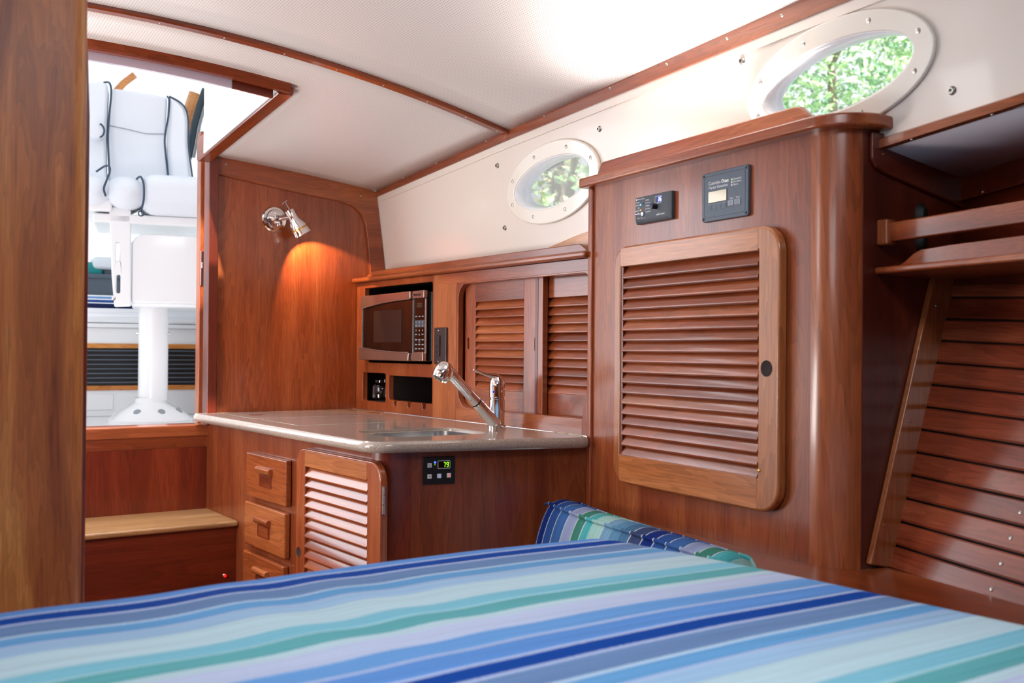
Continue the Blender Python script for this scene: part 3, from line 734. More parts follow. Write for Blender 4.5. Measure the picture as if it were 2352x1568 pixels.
# microwave
mw = thing('microwave', 'black and silver microwave oven built into the galley cupboard', 'microwave', (1.690, 3.412, 1.085), 90)
MW, MH = .474, .236
box('case', BLACK, mw, (0, .002, .004), (.483, .32, MH), .004)
box('control_panel', BLACKG, mw, (.384, -.010, .006), (.466, .004, MH-.002), .002)
box('door_glass', BLACKG, mw, (.002, -.012, .02), (.380, .003, MH-.02), .002)
box('door_window', WIN, mw, (.092, -.0135, .068), (.300, -.0115, .180), .0005)
tp = [(.002, .190)]+[(.002+.378*t, .190+.024*(1-(1-t)**2)) for t in frange(0.08, 1, 9)]
prism('top_handle', SILV, mw, tp+[(.380, .240), (.012, .236), (.002, .226)], [], -.024, -.004, bevel=.003)
bp_ = [(-.002, .050)]+[(-.002+.378*t, .050-.018*(1-(1-t)**2)) for t in frange(0.08, 1, 9)]
prism('bottom_handle', SILV, mw, bp_[::-1]+[(-.002, .008), (.006, .004), (.372, .004)], [], -.026, -.004, bevel=.003)
tube('handle_edge', SILVE, mw, [(x, -.025, z-.001) for x, z in tp], .0016, 6)
tube('handle_edge', SILVE, mw, [(x, -.027, z+.001) for x, z in bp_], .0016, 6)
prism('corner_cap', SILV, mw, [(.388, .214), (.466, .214), (.468, .240), (.392, .240), (.386, .228)], [], -.020, -.004, bevel=.003)
prism('corner_cap', SILV, mw, [(.384, .010), (.390, .005), (.466, .005), (.464, .036), (.390, .033), (.382, .020)], [], -.022, -.004, bevel=.003)
for x in (.3825, .466): box('edge_strip', SILVE, mw, (x-.0013, -.014, .03), (x+.0013, -.008, .212), .0004)
box('edge_strip', SILVE, mw, (-.0005, -.015, .05), (.0025, -.006, .19), .0004)
text('brand_print', 'FRIGIDAIRE', .0105, .396, -.0206, .222, BLACK, mw)
digits('clock_digits', '8888', .405, -.0105, .184, .0070, .014, .0018, .0009, plain('clock_dim', '#6b4a38', .5), mw)
rows = [('-', '-', '-'), ('1', '2', '3'), ('4', '5', '6'), ('7', '8', '9'), ('-', '0', '-')]
box('key_field', CHAR, mw, (.392, -.0107, .118), (.456, -.0099, .141), 0)
for r_, zz in enumerate((.150, .132, .120, .104, .090)):
    for c_, ch in enumerate(rows[r_]):
        if ch == '-': box('key_mark', KEY, mw, (.394+c_*.022, -.0106, zz+.002), (.406+c_*.022, -.0101, zz+.0055), 0)
        else: text('key_print', ch, .0085, .398+c_*.022, -.0108, zz, PRINT, mw)
for zz in (.074, .058, .044):
    for c_ in range(3): box('key_mark', KEY, mw, (.394+c_*.022, -.0106, zz), (.407+c_*.022, -.0101, zz+.004), 0)
box('key_mark', CHAR, mw, (.418, -.0108, .064), (.428, -.0101, .072), 0)

# power outlet
ou = thing('power_outlet', 'dark brown twin power outlet beside the microwave', 'outlet', (1.692, 2.902, 1.080), 90)
box('cover_plate', BRN, ou, (0, -.008, 0), (.078, 0, .120), .004, 3)
box('receptacle', BRN, ou, (.016, -.012, .027), (.042, -.008, .094), .001)
for z in (.036, .074):
    for x in (.022, .032): box('slot', BLACK, ou, (x, -.0125, z), (x+.002, -.0119, z+.010), 0)
    lathe('ground_hole', BLACK, ou, [(0, .0125), (.0022, .0125)], (.029, 0, z-.004 if z < .05 else z+.015), (0, -1, 0), 10)
for x in (.022, .032): box('test_button', BLACK, ou, (x-.001, -.0128, .054), (x+.006, -.0119, .063), .0004)
for z in (.010, .110): screw(ou, .030, -.008, z, .0025)

# jar in the left niche, white board in the right niche
ja = thing('glass_jar', 'clear glass jar standing in the left niche under the microwave', 'jar', (1.765, 3.420, .944), 90)
lathe('body', JARG, ja, [(0, .001), (.038, .001), (.042, .005), (.042, .046), (.039, .053), (.030, .059), (.030, .0595), (.038, .052), (.0405, .046), (.0405, .006), (0, .003)])
lathe('neck', JARG, ja, [(.030, .059), (.032, .061), (.032, .070), (.029, .070), (.029, .060)])
wb = thing('white_board', 'white sheet standing in the right niche below the microwave', 'sheet', (1.80, 3.0, .933), 90)
prism('sheet', PAPER, wb, [(-.10, 0), (.16, 0), (.16, .098), (-.055, .098)], [], 0, .004, bevel=.0008)

# ================================================================== TALL LOCKER
tl = thing('tall_locker', 'tall cherry locker with big louvred door above the berth ledge', 'locker', (1.692, 2.093, 0), 96.4)
box('front_panel', CH['z'], tl, (0.006, 0, .700), (.787, .018, 1.556), 0)
box('edge_post', CH['z'], tl, (-.012, -.008, .700), (.008, .03, 1.556), .005, 3)
# flare of the edge post where it lands on the worktop
prism('edge_flare', CH['z'], tl, [(-.012, .905), (-.036, .905), (-.036, .945), (-.034, .965), (-.026, .985), (-.016, 1.005), (-.012, 1.03)], [], -.006, .012, bevel=.002)
# rounded corner to the side panel (side is at right angles to the hull)
cs = [(.787, 0)]+[(.787+.078*sin(radians(a)), .066-.066*cos(radians(a))) for a in range(8, 91, 7)]+[(.845, .075), (.787, .02)]
prism('corner_post', CH['z'], tl, cs, [], .700, 1.556, 'xy')
hx = radians(96.4); INTO = Vector((sin(hx), cos(hx), 0)); UU = Vector((sin(hx+pi/2), cos(hx+pi/2), 0))
def tlw(u, y, z=0): p = Vector((1.692, 2.093, 0))+UU*u+INTO*y; return Vector((p.x, p.y, z))
# side panel, transverse in the boat: own frame
sp0 = tlw(.865, .066)
sd = thing('side_panel', None, None); sd.parent = tl; sd.matrix_world = Matrix.Translation((sp0.x, sp0.y, 0))
sd.parent = tl; sd.matrix_parent_inverse = Matrix.Identity(4)
sd.location = (.865, .066, 0); sd.rotation_euler = (0, 0, radians(96.4)); 
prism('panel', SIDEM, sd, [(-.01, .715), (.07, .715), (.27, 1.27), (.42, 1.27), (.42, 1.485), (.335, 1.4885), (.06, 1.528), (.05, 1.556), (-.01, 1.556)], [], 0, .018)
prism('corner_board', DK['x'], sd, [(.005, 1.500), (.018, 1.484), (.05, 1.475), (.31, 1.431), (.345, 1.4885), (.065, 1.528), (.05, 1.552), (.005, 1.552)], [], -.010, -.0005, bevel=.004)
screw(sd, .036, -.010, 1.511, .003, mt=BRASS)
# cap with rounded end, fiddle on top
cap = [(-.030, -.022), (-.022, -.030), (.80, -.030)]+[(.80+.098*sin(radians(a)), .068-.098*cos(radians(a))) for a in range(10, 91, 8)]+[(.898, .075), (.885, .140), (.80, .10), (.4, .065), (-.03, .040)]
prism('cap_moulding', CH['x'], tl, cap, [], 1.556, 1.581, 'xy', .011, 4)
prism('fiddle_rail', CH['x'], tl, [(.018, 1.581), (.030, 1.590), (.045, 1.612), (.055, 1.616), (.745, 1.616), (.762, 1.612), (.785, 1.592), (.80, 1.581)], [], -.006, .010, bevel=.004)
ld = thing('door', None, None); ld.parent = tl; ld.location = (.139, -.001, .806); ld.rotation_euler = (0, 0, 0)
LW, LH = .587, .580
prism('door_frame', LT['z'], ld, rr(0, 0, LW, LH, [.045, .055, .055, .045]), [rr(.0285, .0695, .524, .530, 0)], -.023, 0, bevel=.006)
prism('top_rail', LT['x'], ld, [(.0285, .531), (.524, .531), (.524, .576), (.0285, .576)], [], -.0236, -.004, bevel=.0008)
prism('bottom_rail', LT['x'], ld, [(.0285, .004), (.524, .004), (.524, .0685), (.0285, .0685)], [], -.0236, -.004, bevel=.0008)
box('inner_bead', DK['z'], ld, (.0285, -.020, .0695), (.036, -.002, .530), .001)
slats(ld, CH['x'], .036, .524, .0695, .530, 18, -.011, .038, .008, radians(34))
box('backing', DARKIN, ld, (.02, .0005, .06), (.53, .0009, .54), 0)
lathe('finger_hole', DARKIN, ld, [(0, .0233), (.0155, .0234), (.0165, .0238)], (.5515, 0, .2905), (0, -1, 0), 24)
lathe('catch_pin', BRASS, ld, [(0, .003), (.003, .002), (.003, 0)], (.532, -.023, .083), (0, -1, 0), 8)
for z in (.075, .462): box('hinge', STEEL, ld, (-.012, -.010, z), (-.002, .0, z+.060), .001)

# remote control panel (charger) and generator panel
mc = thing('charger_remote', 'small dark charger remote panel with blue display on the tall locker', 'control panel', tuple(tlw(.2145, 0, 1.4365)), 96.4)
bm = bmesh.new(); Wd, Hd = .1400, .0650
b0 = [(0, 0, 0), (Wd, 0, 0), (Wd, 0, Hd), (0, 0, Hd)]; b1 = [(x, -.010, z) for x, y, z in b0]
b2 = [(.003, -.016, .010), (Wd-.011, -.016, .010), (Wd-.011, -.016, Hd-.002), (.003, -.016, Hd-.002)]
vv = [[bm.verts.new(p) for p in q] for q in (b0, b1, b2)]
for A, B in zip(vv, vv[1:]):
    for i in range(4): bm.faces.new((A[i], A[(i+1) % 4], B[(i+1) % 4], B[i]))
bm.faces.new(vv[2]); bm.faces.new(vv[0][::-1])
link('housing', bm, CHAR, mc, .0008)
Y = -.0162
prism('display_bezel', PRINT, mc, rr(.083, .042, .110, .0575, .002, 3), [rr(.0836, .0426, .1094, .0569, .0015, 3)], Y-.0004, Y)
box('display', E_BD, mc, (.0925, Y-.0003, .0428), (.1092, Y, .0567), 0)
digits('display_digits', '36', .0945, Y-.0004, .0445, .0055, .0105, .0022, .0015, E_BW, mc)
lathe('knob', BLACK, mc, [(0, .014), (.0055, .014), (.0065, .012), (.0065, 0)], (.087, Y, .0335), (0, -1, 0), 20)
box('knob_mark', E_BD, mc, (.0862, Y-.0146, .0335), (.0878, Y-.0138, .0398), 0)
lathe('switch_collar', CHROME, mc, [(0, .003), (.0045, .003), (.005, 0)], (.0345, Y, .0215), (0, -1, 0), 14)
tube('toggle_switch', CHROME, mc, [(.0345, Y, .0215), (.020, Y-.012, .0205)], [.0015, .0026], 8)
text('print', 'victron energy', .0046, .0125, Y, .0605-.003, PRINT, mc); text('print', 'multi', .0062, .088, Y, .0125, PRINT, mc, bold=.0001); text('print', 'control', .0056, .1030, Y, .0125, PRINT, mc)
lathe('logo_disc', PRINT, mc, [(0, .0003), (.0024, .0003)], (.0085, Y, .0585), (0, -1, 0), 12)
for i, (t_, z) in enumerate((('Charger', .0505), ('mains on', .0435), ('bulk', .037), ('absorption', .0305), ('float', .0245))):
    text('print', t_, .0042, .020, Y, z, PRINT, mc, align='RIGHT')
    box('rule', KEY, mc, (.004, Y-.0002, z-.002), (.022, Y, z-.0016), 0)
for i, (t_, z) in enumerate((('Inverter', .0525), ('inverter on', .0455), ('overload', .0385), ('low battery', .0315), ('temperature', .0245))):
    text('print', t_, .0042, .045, Y, z, PRINT, mc)
    box('rule', KEY, mc, (.043, Y-.0002, z-.002), (.064, Y, z-.0016), 0)
text('print', 'charger only', .0036, .012, Y, .0125, PRINT, mc); text('print', 'off', .0040, .030, Y, .0105, PRINT, mc); text('print', 'on', .0040, .039, Y, .0105, PRINT, mc)
text('print', 'shore power', .0032, .090, Y, .0395, PRINT, mc)
lathe('indicator', emis('led_sky', '#7fd0ff', 2.5), mc, [(0, .0014), (.0016, .0012), (.0022, 0)], (.0245, Y, .045), (0, -1, 0), 10)
lathe('indicator', E_ORG, mc, [(0, .0014), (.0016, .0012), (.0022, 0)], (.0245, Y, .032), (0, -1, 0), 10)
lathe('indicator', BLACK, mc, [(0, .0014), (.0014, .0012), (.0016, 0)], (.035, Y, .0465), (0, -1, 0), 10)
gp = thing('generator_panel', 'square slate grey generator control panel with small screen', 'control panel', tuple(tlw(.4615, 0, 1.415)), 96.4)
GW, GH = .1525, .1075
prism('mounting_plate', SLATE, gp, rr(0, 0, GW, GH, .006, 4), [], -.008, 0, bevel=.002)
prism('groove', BLACK, gp, rr(.0085, .0085, GW-.0085, GH-.0075, .008, 4), [rr(.0095, .0095, GW-.0095, GH-.0085, .007, 4)], -.0083, -.0075)
for x in (.0065, GW-.0065):
    for z in (.0065, GH-.0065): screw(gp, x, -.008, z, .0030, mt=BLACK)
Y = -.0085
text('print', 'Cummins', .0104, .0240, Y, .0795, PRINT, gp); text('print', 'Onan', .0108, .0665, Y, .0795, PRINT, gp, bold=.0003)
text('print', 'Marine Generator', .0088, .0245, Y, .0705, PRINT, gp)
for t_, z, mm in (('Generator', .0805, E_LGN), ('Pre-Alarm', .0745, PRINT), ('Alarm', .0685, PRINT)):
    text('print', t_, .0062, .106, Y, z, PRINT, gp); lathe('indicator', mm, gp, [(0, .0009), (.0019, .0008), (.0024, 0)], (.1010, Y+.0003, z+.0018), (0, -1, 0), 10)
box('screen_frame', BLACK, gp, (.0235, Y-.0004, .0395), (.0855, Y+.0005, .0655), .0004)
box('screen', plain('lcd_mirror', '#a39681', .1, metal=.35), gp, (.0245, Y-.0009, .0405), (.0845, Y-.0004, .0645), 0)
for i in range(4):
    x = .0225+i*.0158
    prism('key', SLATE, gp, rr(x, .0255, x+.0135, .0360, .002, 3), [], Y-.0014, Y+.0005, bevel=.0006)
    prism('key_outline', GREYM, gp, rr(x-.0008, .0247, x+.0143, .0368, .0026, 3), [rr(x, .0255, x+.0135, .0360, .002, 3)], Y-.0006, Y+.0004)
for x, lab in ((.0895, 'Start'), (.1105, 'Stop')):
    prism('key', GREYM, gp, rr(x, .0265, x+.0185, .0385, .002, 3), [], Y-.0012, Y+.0005, bevel=.0006)
    text('print', lab, .0062, x+.005, Y, .0405, PRINT, gp)
lathe('key_mark', SLATE, gp, [(.0032, .0016), (.0042, .0016)], (.1197, Y, .0325), (0, -1, 0), 14)
lathe('key_mark', SLATE, gp, [(.0026, .0016), (.0036, .0016)], (.0987, Y, .0325), (0, -1, 0), 4)

# ================================================================== SCONCE
sc = thing('wall_lamp', 'polished chrome swivel reading lamp on the bulkhead', 'lamp', (1.366, 3.496, 1.589), 0)
lathe('wall_plate', CHROME, sc, [(.046, 0), (.046, .006), (.042, .011), (.034, .013), (.031, .018), (.026, .020), (0, .020)], (0, 0, 0), (0, -1, 0), 40)
lathe('plate_screw', BLACK, sc, [(0, .002), (.003, .001), (.003, 0)], (.005, -.020, -.018), (0, -1, 0), 10)
tube('arm', CHROME, sc, [(0, -.018, -.004), (.006, -.035, -.003), (.022, -.058, .000), (.034, -.072, .002)], [.009, .007, .0065, .007], 12)
hc = Vector((.040, -.078, .004)); ha = Vector((.50, -.10, -.86)).normalized()
lathe('shade', CHROME, sc, [(0, -.030), (.011, -.029), (.0165, -.026), (.0165, .004), (.019, .014), (.026, .026), (.031, .040), (.0335, .062), (.0355, .070), (.0345, .070), (.030, .045), (.015, .020)], tuple(hc), tuple(ha), 32)
tube('switch_stem', CHROME, sc, [hc-ha*.028, hc-ha*.055], .0035, 10); tube('switch_key', CHROME, sc, [hc-ha*.057+Vector((-.009, 0, -.006)), hc-ha*.060+Vector((.009, 0, .005))], .0035, 8, flat=(1, .5))
lathe('perforated_band', BRASS, sc, [(.0318, .044), (.0328, .058)], tuple(hc), tuple(ha), 24)
lathe('bulb', E_BULB, sc, [(0, .046), (.008, .044), (.012, .036), (.010, .026)], tuple(hc), tuple(ha), 14)
bl = hc+ha*.055+Vector((1.366, 3.496, 1.589))
light('reading_lamp_beam', 'SPOT', tuple(bl), (bl.x+.20, 3.555, bl.z-.34), 9, (1, .62, .32), spot_size=radians(84), spot_blend=.08, shadow_soft_size=.012)

# ================================================================== BERTH LEDGE, BOLSTER, MATTRESS
bl_ = thing('berth_ledge', 'polished cherry ledge running under the tall locker', 'ledge', (1.69, 2.12, .69), 0)
LP = [(1.700, 2.128), (1.640, 1.985), (1.574, 1.812), (1.528, 1.55), (1.485, 1.313), (1.44, 1.10), (1.40, .85), (1.33, .3), (1.12, -.7)]
ol = [(x-1.69, y-2.12) for x, y in LP]+[(x-1.69, y-2.12) for x, y in ((1.30, -.7), (1.652, .9), (1.722, 1.225), (1.76, 1.26), (1.79, 1.5), (1.76, 2.10))]
prism('top_board', CH['y'], bl_, ol, [], 0, .028, 'xy', .008, 3)
bo = thing('seat_back_cushion', 'striped blue and green seat cushion with piping along the ledge', 'cushion', (0, 0, 0), 0)
# cushion body: cross-section swept along ledge lip
path = [(1.610, 2.085), (1.575, 1.985), (1.530, 1.812), (1.486, 1.55), (1.450, 1.36), (1.446, 1.32)]
bm = bmesh.new(); rings = []
def sec_at(k):   # (offset inboard, z)
    return [(.030, .50), (.036, .60), (.036, .69), (.030, .728), (.018, .742), (0, .751), (-.022, .754), (-.045, .750), (-.060, .742), (-.074, .722), (-.092, .68), (-.112, .60), (-.125, .50)]
pp = []
P_ = [Vector((x, y)) for x, y in path]
for i in range(len(P_)-1):
    for t in (0, .25, .5, .75): pp.append(P_[i].lerp(P_[i+1], t))
pp.append(P_[-1])
for i, p in enumerate(pp):
    t = (pp[min(i+1, len(pp)-1)]-pp[max(i-1, 0)]).normalized(); n_ = Vector((t.y, -t.x))   # points inboard (-x)
    if n_.x > 0: n_ = -n_
    s_ = {0: .80, 1: .96}.get(i, 1)
    rings.append([bm.verts.new((p.x+n_.x*-a*s_, p.y+n_.y*-a*s_, .50+(z-.50)*(.975 if i == 0 else {1: .86, 2: .95, 3: .99}.get(len(pp)-i, 1)))) for a, z in sec_at(0)])
for A, B in zip(rings, rings[1:]):
    for k in range(len(A)-1): bm.faces.new((A[k], A[k+1], B[k+1], B[k]))
bm.faces.new(rings[0]); bm.faces.new(rings[-1][::-1])
body = link('cushion_body', bm, BOL, bo, ang=50); ss = body.modifiers.new('s', 'SUBSURF'); ss.levels = ss.render_levels = 1
def pipe(off, z, name='piping'):
    q = []
    for i, p in enumerate(pp):
        t = (pp[min(i+1, len(pp)-1)]-pp[max(i-1, 0)]).normalized(); n_ = Vector((t.y, -t.x)); n_ = -n_ if n_.x > 0 else n_
        q.append((p.x-n_.x*off, p.y-n_.y*off, z-(.008 if i == 0 else {1: .040, 2: .014, 3: .003}.get(len(pp)-i, 0))))
    return tube(name, BOL, bo, q, .0042, 8)
pipe(-.060, .7445); pipe(.022, .741)

ma = thing('mattress', 'mattress under blue and turquoise striped blanket in the foreground', 'bed', (0, 0, 0), 0)
bm = bmesh.new(); NX, NY = 110, 110; V = {}
X0, X1, Y0, Y1 = -.62, 1.36, -.70, 1.50
def edge_y(x):   # aft edge, bulging
    return 1.462-.012*math.cos(x*3.)
def edge_x(y):
    return 1.285+.02*sin(y*2.4+.6)-.05*max(0, (y-.95)/.5)**2-.24*max(0, .4-y)
def mz(x, y):
    da = edge_y(x)-y; db = edge_x(y)-x
    R = .085
    ra, rb = max(0, R-da), max(0, R-db)
    r = math.hypot(ra, rb)
    top = .8035+.003*sin(x*5.2+1.0)*cos(y*3.1)
    w = max(0, min(1, (y-.8)/.5))*max(0, min(1, (1.0-x)/.5))
    top += .0020*w*sin(x*34+y*9+2*sin(y*7)+1.3*sin(x*11))*max(0, sin(y*6.3+1.5*x)+.5)
    top -= .006*max(0, (x-.9)/.4)
    if r < R: return top-(R-math.sqrt(max(0, R*R-r*r)))*.62
    return top-R*.62-(r-R)*6
us = frange(0, 1, NX); vs = frange(0, 1, NY)
for i, u in enumerate(us):
    for j, v in enumerate(vs):
        y = Y0+(Y1+.02-Y0)*(v**.75); 
        x = X0+(edge_x(min(y, 1.45))+.02-X0)*(1-(1-u)**1.3)
        if y > edge_y(x)+.02: y = edge_y(x)+.02
        V[i, j] = bm.verts.new((x, y, max(.60, mz(x, y))))
for i in range(NX):
    for j in range(NY): bm.faces.new((V[i, j], V[i+1, j], V[i+1, j+1], V[i, j+1]))
bmesh.ops.remove_doubles(bm, verts=bm.verts[:], dist=1e-5)
bk_ = link('blanket', bm, BED, ma, ang=80)
box('mattress_core', WHITE, ma, (-.60, -.70, .55), (.98, 1.38, .72), .03)
box('bed_base', DK['x'], ma, (-.60, -.70, .0), (.98, 1.36, .549), 0)

# ================================================================== BOW-SIDE HULL CEILING (wood planks)
wq = bpy.data.objects.new('wall_bow_side', None); COL.objects.link(wq)
p1, p2 = Vector((1.931, 1.235, 1.2701)), Vector((1.7253, 1.235, .7149)); dd = Vector((0.21381233, 0.97592629, 0.0430367)).normalized()
hn = Vector((.92120916, -.18677355, -.34130534)).normalized()
fx = -dd; fz = fx.cross(hn).normalized()
if fz.z < 0: fz = -fz
wq.matrix_world = Matrix(((fx.x, hn.x, fz.x, p2.x), (fx.y, hn.y, fz.y, p2.y), (fx.z, hn.z, fz.z, p2.z), (0, 0, 0, 1)))
tagit(wq, 'slanted cherry plank lining of the hull at the right', 'wall', kind='structure')
L1 = (p1-p2); hh = L1.dot(fz); sx_ = L1.dot(fx)
def skew(z): return sx_*z/hh
npl = 13; ph = hh/12.55
PL = {a: wood('plank_'+a, '#6c2a18', '#8a3c24', '#a85638', a, rough=.2, coat=1.0) for a in 'x'}
for k in range(-1, 14):
    z0 = k*ph+.0022; z1 = (k+1)*ph-.0022
    if k == -1: z0 = z1-.03
    bm = bmesh.new(); sec = [(0.012, z0), (.003, z0), (0, z0+.003), (0, z1-.003), (.003, z1), (.012, z1)]
    A = [bm.verts.new((skew(z)-.004, y, z)) for y, z in sec]; B = [bm.verts.new((2.0, y, z)) for y, z in sec]
    for i in range(6): bm.faces.new((A[i], A[(i+1) % 6], B[(i+1) % 6], B[i]))
    bm.faces.new(A[::-1]); bm.faces.new(B)
    link('plank', bm, PL['x'], wq, ang=25)
box('backing', DARKIN, wq, (-.1, .013, -.06), (2.0, .018, .66), 0)
for k in range(-1, 10):
    zc = (k+.5)*ph+ (.004 if k < 0 else 0)
    screw(wq, .255+.0035*k, 0, zc, .0045)
# slanted trim board covering the plank ends, fixed to the locker side
tb = [(1.6621, .7287), (1.7253, .715), (1.931, 1.2701), (1.9335, 1.283), (1.862, 1.283)]
et = prism('end_trim', ST, sd, [(x-sp0.x, z) for x, z in tb], [], -.013, 0, bevel=.003)
for x, z in ((1.702, .80), (1.7828, .9966), (1.8676, 1.225)): screw(sd, x-sp0.x, -.013, z, .0030)
# upper hull panel above the shelf and soffit
bm = bmesh.new(); top_ = [(1.984, 1.240, 1.492), (1.951, 1.08, 1.512), (1.90, .80, 1.56), (1.80, .3, 1.64), (1.62, -.5, 1.74)]
lo_ = [p1+Vector((0, 0.005, 0))-dd*t for t in (0, .163, .45, .96, 1.80)]
A = [bm.verts.new(p) for p in top_]; B = [bm.verts.new(p) for p in lo_]
for i in range(4): bm.faces.new((A[i], A[i+1], B[i+1], B[i]))
up_ = link('upper_panel', bm, DK['y'], wq); up_.matrix_parent_inverse = wq.matrix_world.inverted()
s = up_.modifiers.new('t', 'SOLIDIFY'); s.thickness = .01; s.offset = 1
for z_, a_, b_ in ((1.44, 0, 0),):
    pts = [Vector(t_).lerp(l_, .22)+Vector((-.004, 0, 0)) for t_, l_ in zip(top_, lo_)]
    g_ = sweep('panel_batten', DK['y'], wq, pts, [(-.012, .0), (.006, 0), (.006, .055), (-.012, .055)]); g_.matrix_parent_inverse = wq.matrix_world.inverted()
screw(wq, .06, -.10, .74, .003)
# soffit under the side deck plus its wood edge trim
sf = thing('trim_3', 'grey vinyl soffit under the side deck with wood edge trim', 'trim', kind='structure')
ein = [(1.700, 1.240, 1.529), (1.688, .9354, 1.560), (1.675, .6, 1.61), (1.65, .2, 1.665), (1.62, -.5, 1.70)]
bm = bmesh.new(); A = [bm.verts.new(p) for p in ein]; B = [bm.verts.new((x+.01, y, z)) for x, y, z in top_]
for i in range(4): bm.faces.new((A[i], A[i+1], B[i+1], B[i]))
SOF = plain('soffit_vinyl', '#c6bbbf', .8, bump=.2, bscale=300)
o = link('soffit', bm, SOF, sf); s = o.modifiers.new('t', 'SOLIDIFY'); s.thickness = .008; s.offset = -1
sweep('edge_trim', CH['y'], sf, [(x-.004, y, z) for x, y, z in ein], [(.010, -.010), (.010, .006), (-.012, .016), (-.020, .010), (-.018, -.004), (-.010, -.010)])
for k in range(3): screw(sf, 1.690-.004*k, 1.15-.16*k, 1.528+.016*k, .003, axis=(-.9, 0, -.4))

# ================================================================== SHELF AND RAIL
sh = thing('bow_shelf', 'cherry shelf with raised fiddle along the hull planks', 'shelf', (1.690, 1.232, 1.281), 0)
fe = [(0, 0), (-.035, -.165), (-.070, -.337), (-.105, -.52), (-.17, -.95), (-.25, -1.6)]
prism('board', CH['y'], sh, fe+[(.0, -1.6), (.12, -.95), (.19, -.52), (.232, -.165), (.24, 0)], [], 0, .013, 'xy', .005, 3)
def fsec(pts, prof_h, name, mt, par, th):
    bm = bmesh.new(); A = []; B = []; C_ = []; D_ = []
    for (x, y), h in zip(pts, prof_h):
        A.append(bm.verts.new((x, y, .012))); B.append(bm.verts.new((x, y, h))); C_.append(bm.verts.new((x+th, y, h))); D_.append(bm.verts.new((x+th, y, .012)))
    for i in range(len(pts)-1):
        for P1, P2 in ((A, B), (B, C_), (C_, D_), (D_, A)): bm.faces.new((P1[i], P1[i+1], P2[i+1], P2[i]))
    bm.faces.new((A[0], B[0], C_[0], D_[0])); bm.faces.new((A[-1], D_[-1], C_[-1], B[-1]))
    return link(name, bm, mt, par, .003)
fp = [(.020, -.040), (.012, -.062), (.007, -.082), (.003, -.100), (-.014, -.165), (-.048, -.337), (-.085, -.52), (-.15, -.95), (-.23, -1.6)]
fsec(fp, [.014, .022, .034, .040, .042, .044, .044, .044, .044], 'fiddle_rail', CH['y'], sh, .014)
rl = thing('grab_rail', 'square wooden rail on an end block above the shelf', 'rail', (1.712, 1.214, 1.36), 0)
rp = [(.0, -.004, 0), (-.034, -.150, .001), (-.069, -.306, .002), (-.100, -.46, .004), (-.16, -.90, .01), (-.24, -1.6, .02)]
sweep('bar', CH['y'], rl, rp, [(-.009, -.018), (.009, -.018), (.009, .019), (-.009, .019)], bevel=.003)
box('end_block', CH['z'], rl, (-.020, -.012, -.024), (.008, .014, .026), .005, 3)
for zz, lab in ((1.4057, 'upper black oval fitting on the dark locker side above the rail'), (1.356, 'lower black oval fitting on the dark locker side below the rail')):
    f_ = thing('oval_fitting', lab, 'fitting', (1.828, 1.228, zz), 0, 'black oval fittings on the locker side')
    bm = bmesh.new(); 
    o = lathe('cover', RUB, f_, [(0, .018), (.008, .017), (.013, .010), (.0145, 0)], (0, 0, 0), (0, -1, 0), 20); o.scale = (1.0, 1.65, 1.0)

# ================================================================== OUTSIDE: COCKPIT
box('cockpit_floor', WHITE, None, (-.6, 3.62, .77), (3.0, 5.2, .815), 0)
tagit(bpy.data.objects['cockpit_floor'], 'white cockpit floor beyond the companionway', 'floor', kind='structure')
ck = thing('helm_chair', 'white upholstered helm chair with navy piping on a pedestal', 'chair', (1.198, 4.44, .815), 15.0)
k_ = .00185
def cx_(px): return (px-345)*k_
def cz_(py): return 1.13+(796-py)*k_-.815
lathe('pedestal_base', WHITE, ck, [(.172, 0), (.172, .010), (.166, .016), (.13, .045), (.09, .068), (.066, .082), (.061, .10)], (0, 0, 0), (0, 0, 1), 48)
for a_ in (-115, -70, -25, 20):
    t = radians(a_); lathe('bolt_recess', GREYM, ck, [(0, .004), (.014, .003), (.016, 0)], (.125*cos(t), .125*sin(t), .047), (cos(t)*.6, sin(t)*.6, .8), 12)
lathe('column', WHITE, ck, [(.060, .09), (.060, .52)], (.008, 0, 0), (0, 0, 1), 40)
for s_ in (-1, 1): lathe('lock_knob', CHROME, ck, [(0, .010), (.008, .010), (.009, 0)], (.008+s_*.058, -.01, cz_(764)), (s_, 0, 0), 12)
box('frame_box', WHITE, ck, (cx_(300), -.16, cz_(708)), (cx_(460), .20, cz_(560)), .02, 4)
prism('front_panel', WHITE, ck, rr(cx_(303), cz_(700), cx_(455), cz_(548), [.01, .01, .05, .05]), [], -.185, -.155, bevel=.008)
sa_ = [(cx_(255), cz_(492)), (cx_(300), cz_(498)), (cx_(302), cz_(708)), (cx_(268), cz_(710)), (cx_(262), cz_(640))]
prism('side_bracket', WHITE, ck, sa_, [rr(cx_(272), cz_(680), cx_(280), cz_(640), .006, 3), rr(cx_(270), cz_(610), cx_(278), cz_(570), .006, 3)], -.20, -.16, bevel=.006)
lathe('bracket_bolt', CHROME, ck, [(0, .006), (.007, .004), (.008, 0)], (cx_(267), -.20, cz_(692)), (0, -1, 0), 12)
box('seat_pan', WHITE, ck, (cx_(222), -.20, cz_(528)), (cx_(460), .22, cz_(508)), .008, 3)
box('side_rail', WHITE, ck, (cx_(205), -.22, cz_(505)), (cx_(262), .22, cz_(478)), .01, 3)
for x in (308, 436): tube('pivot_bar', GREYM, ck, [(cx_(x)-.02, -.19, cz_(521)), (cx_(x)+.01, -.19, cz_(512))], .006, 8)
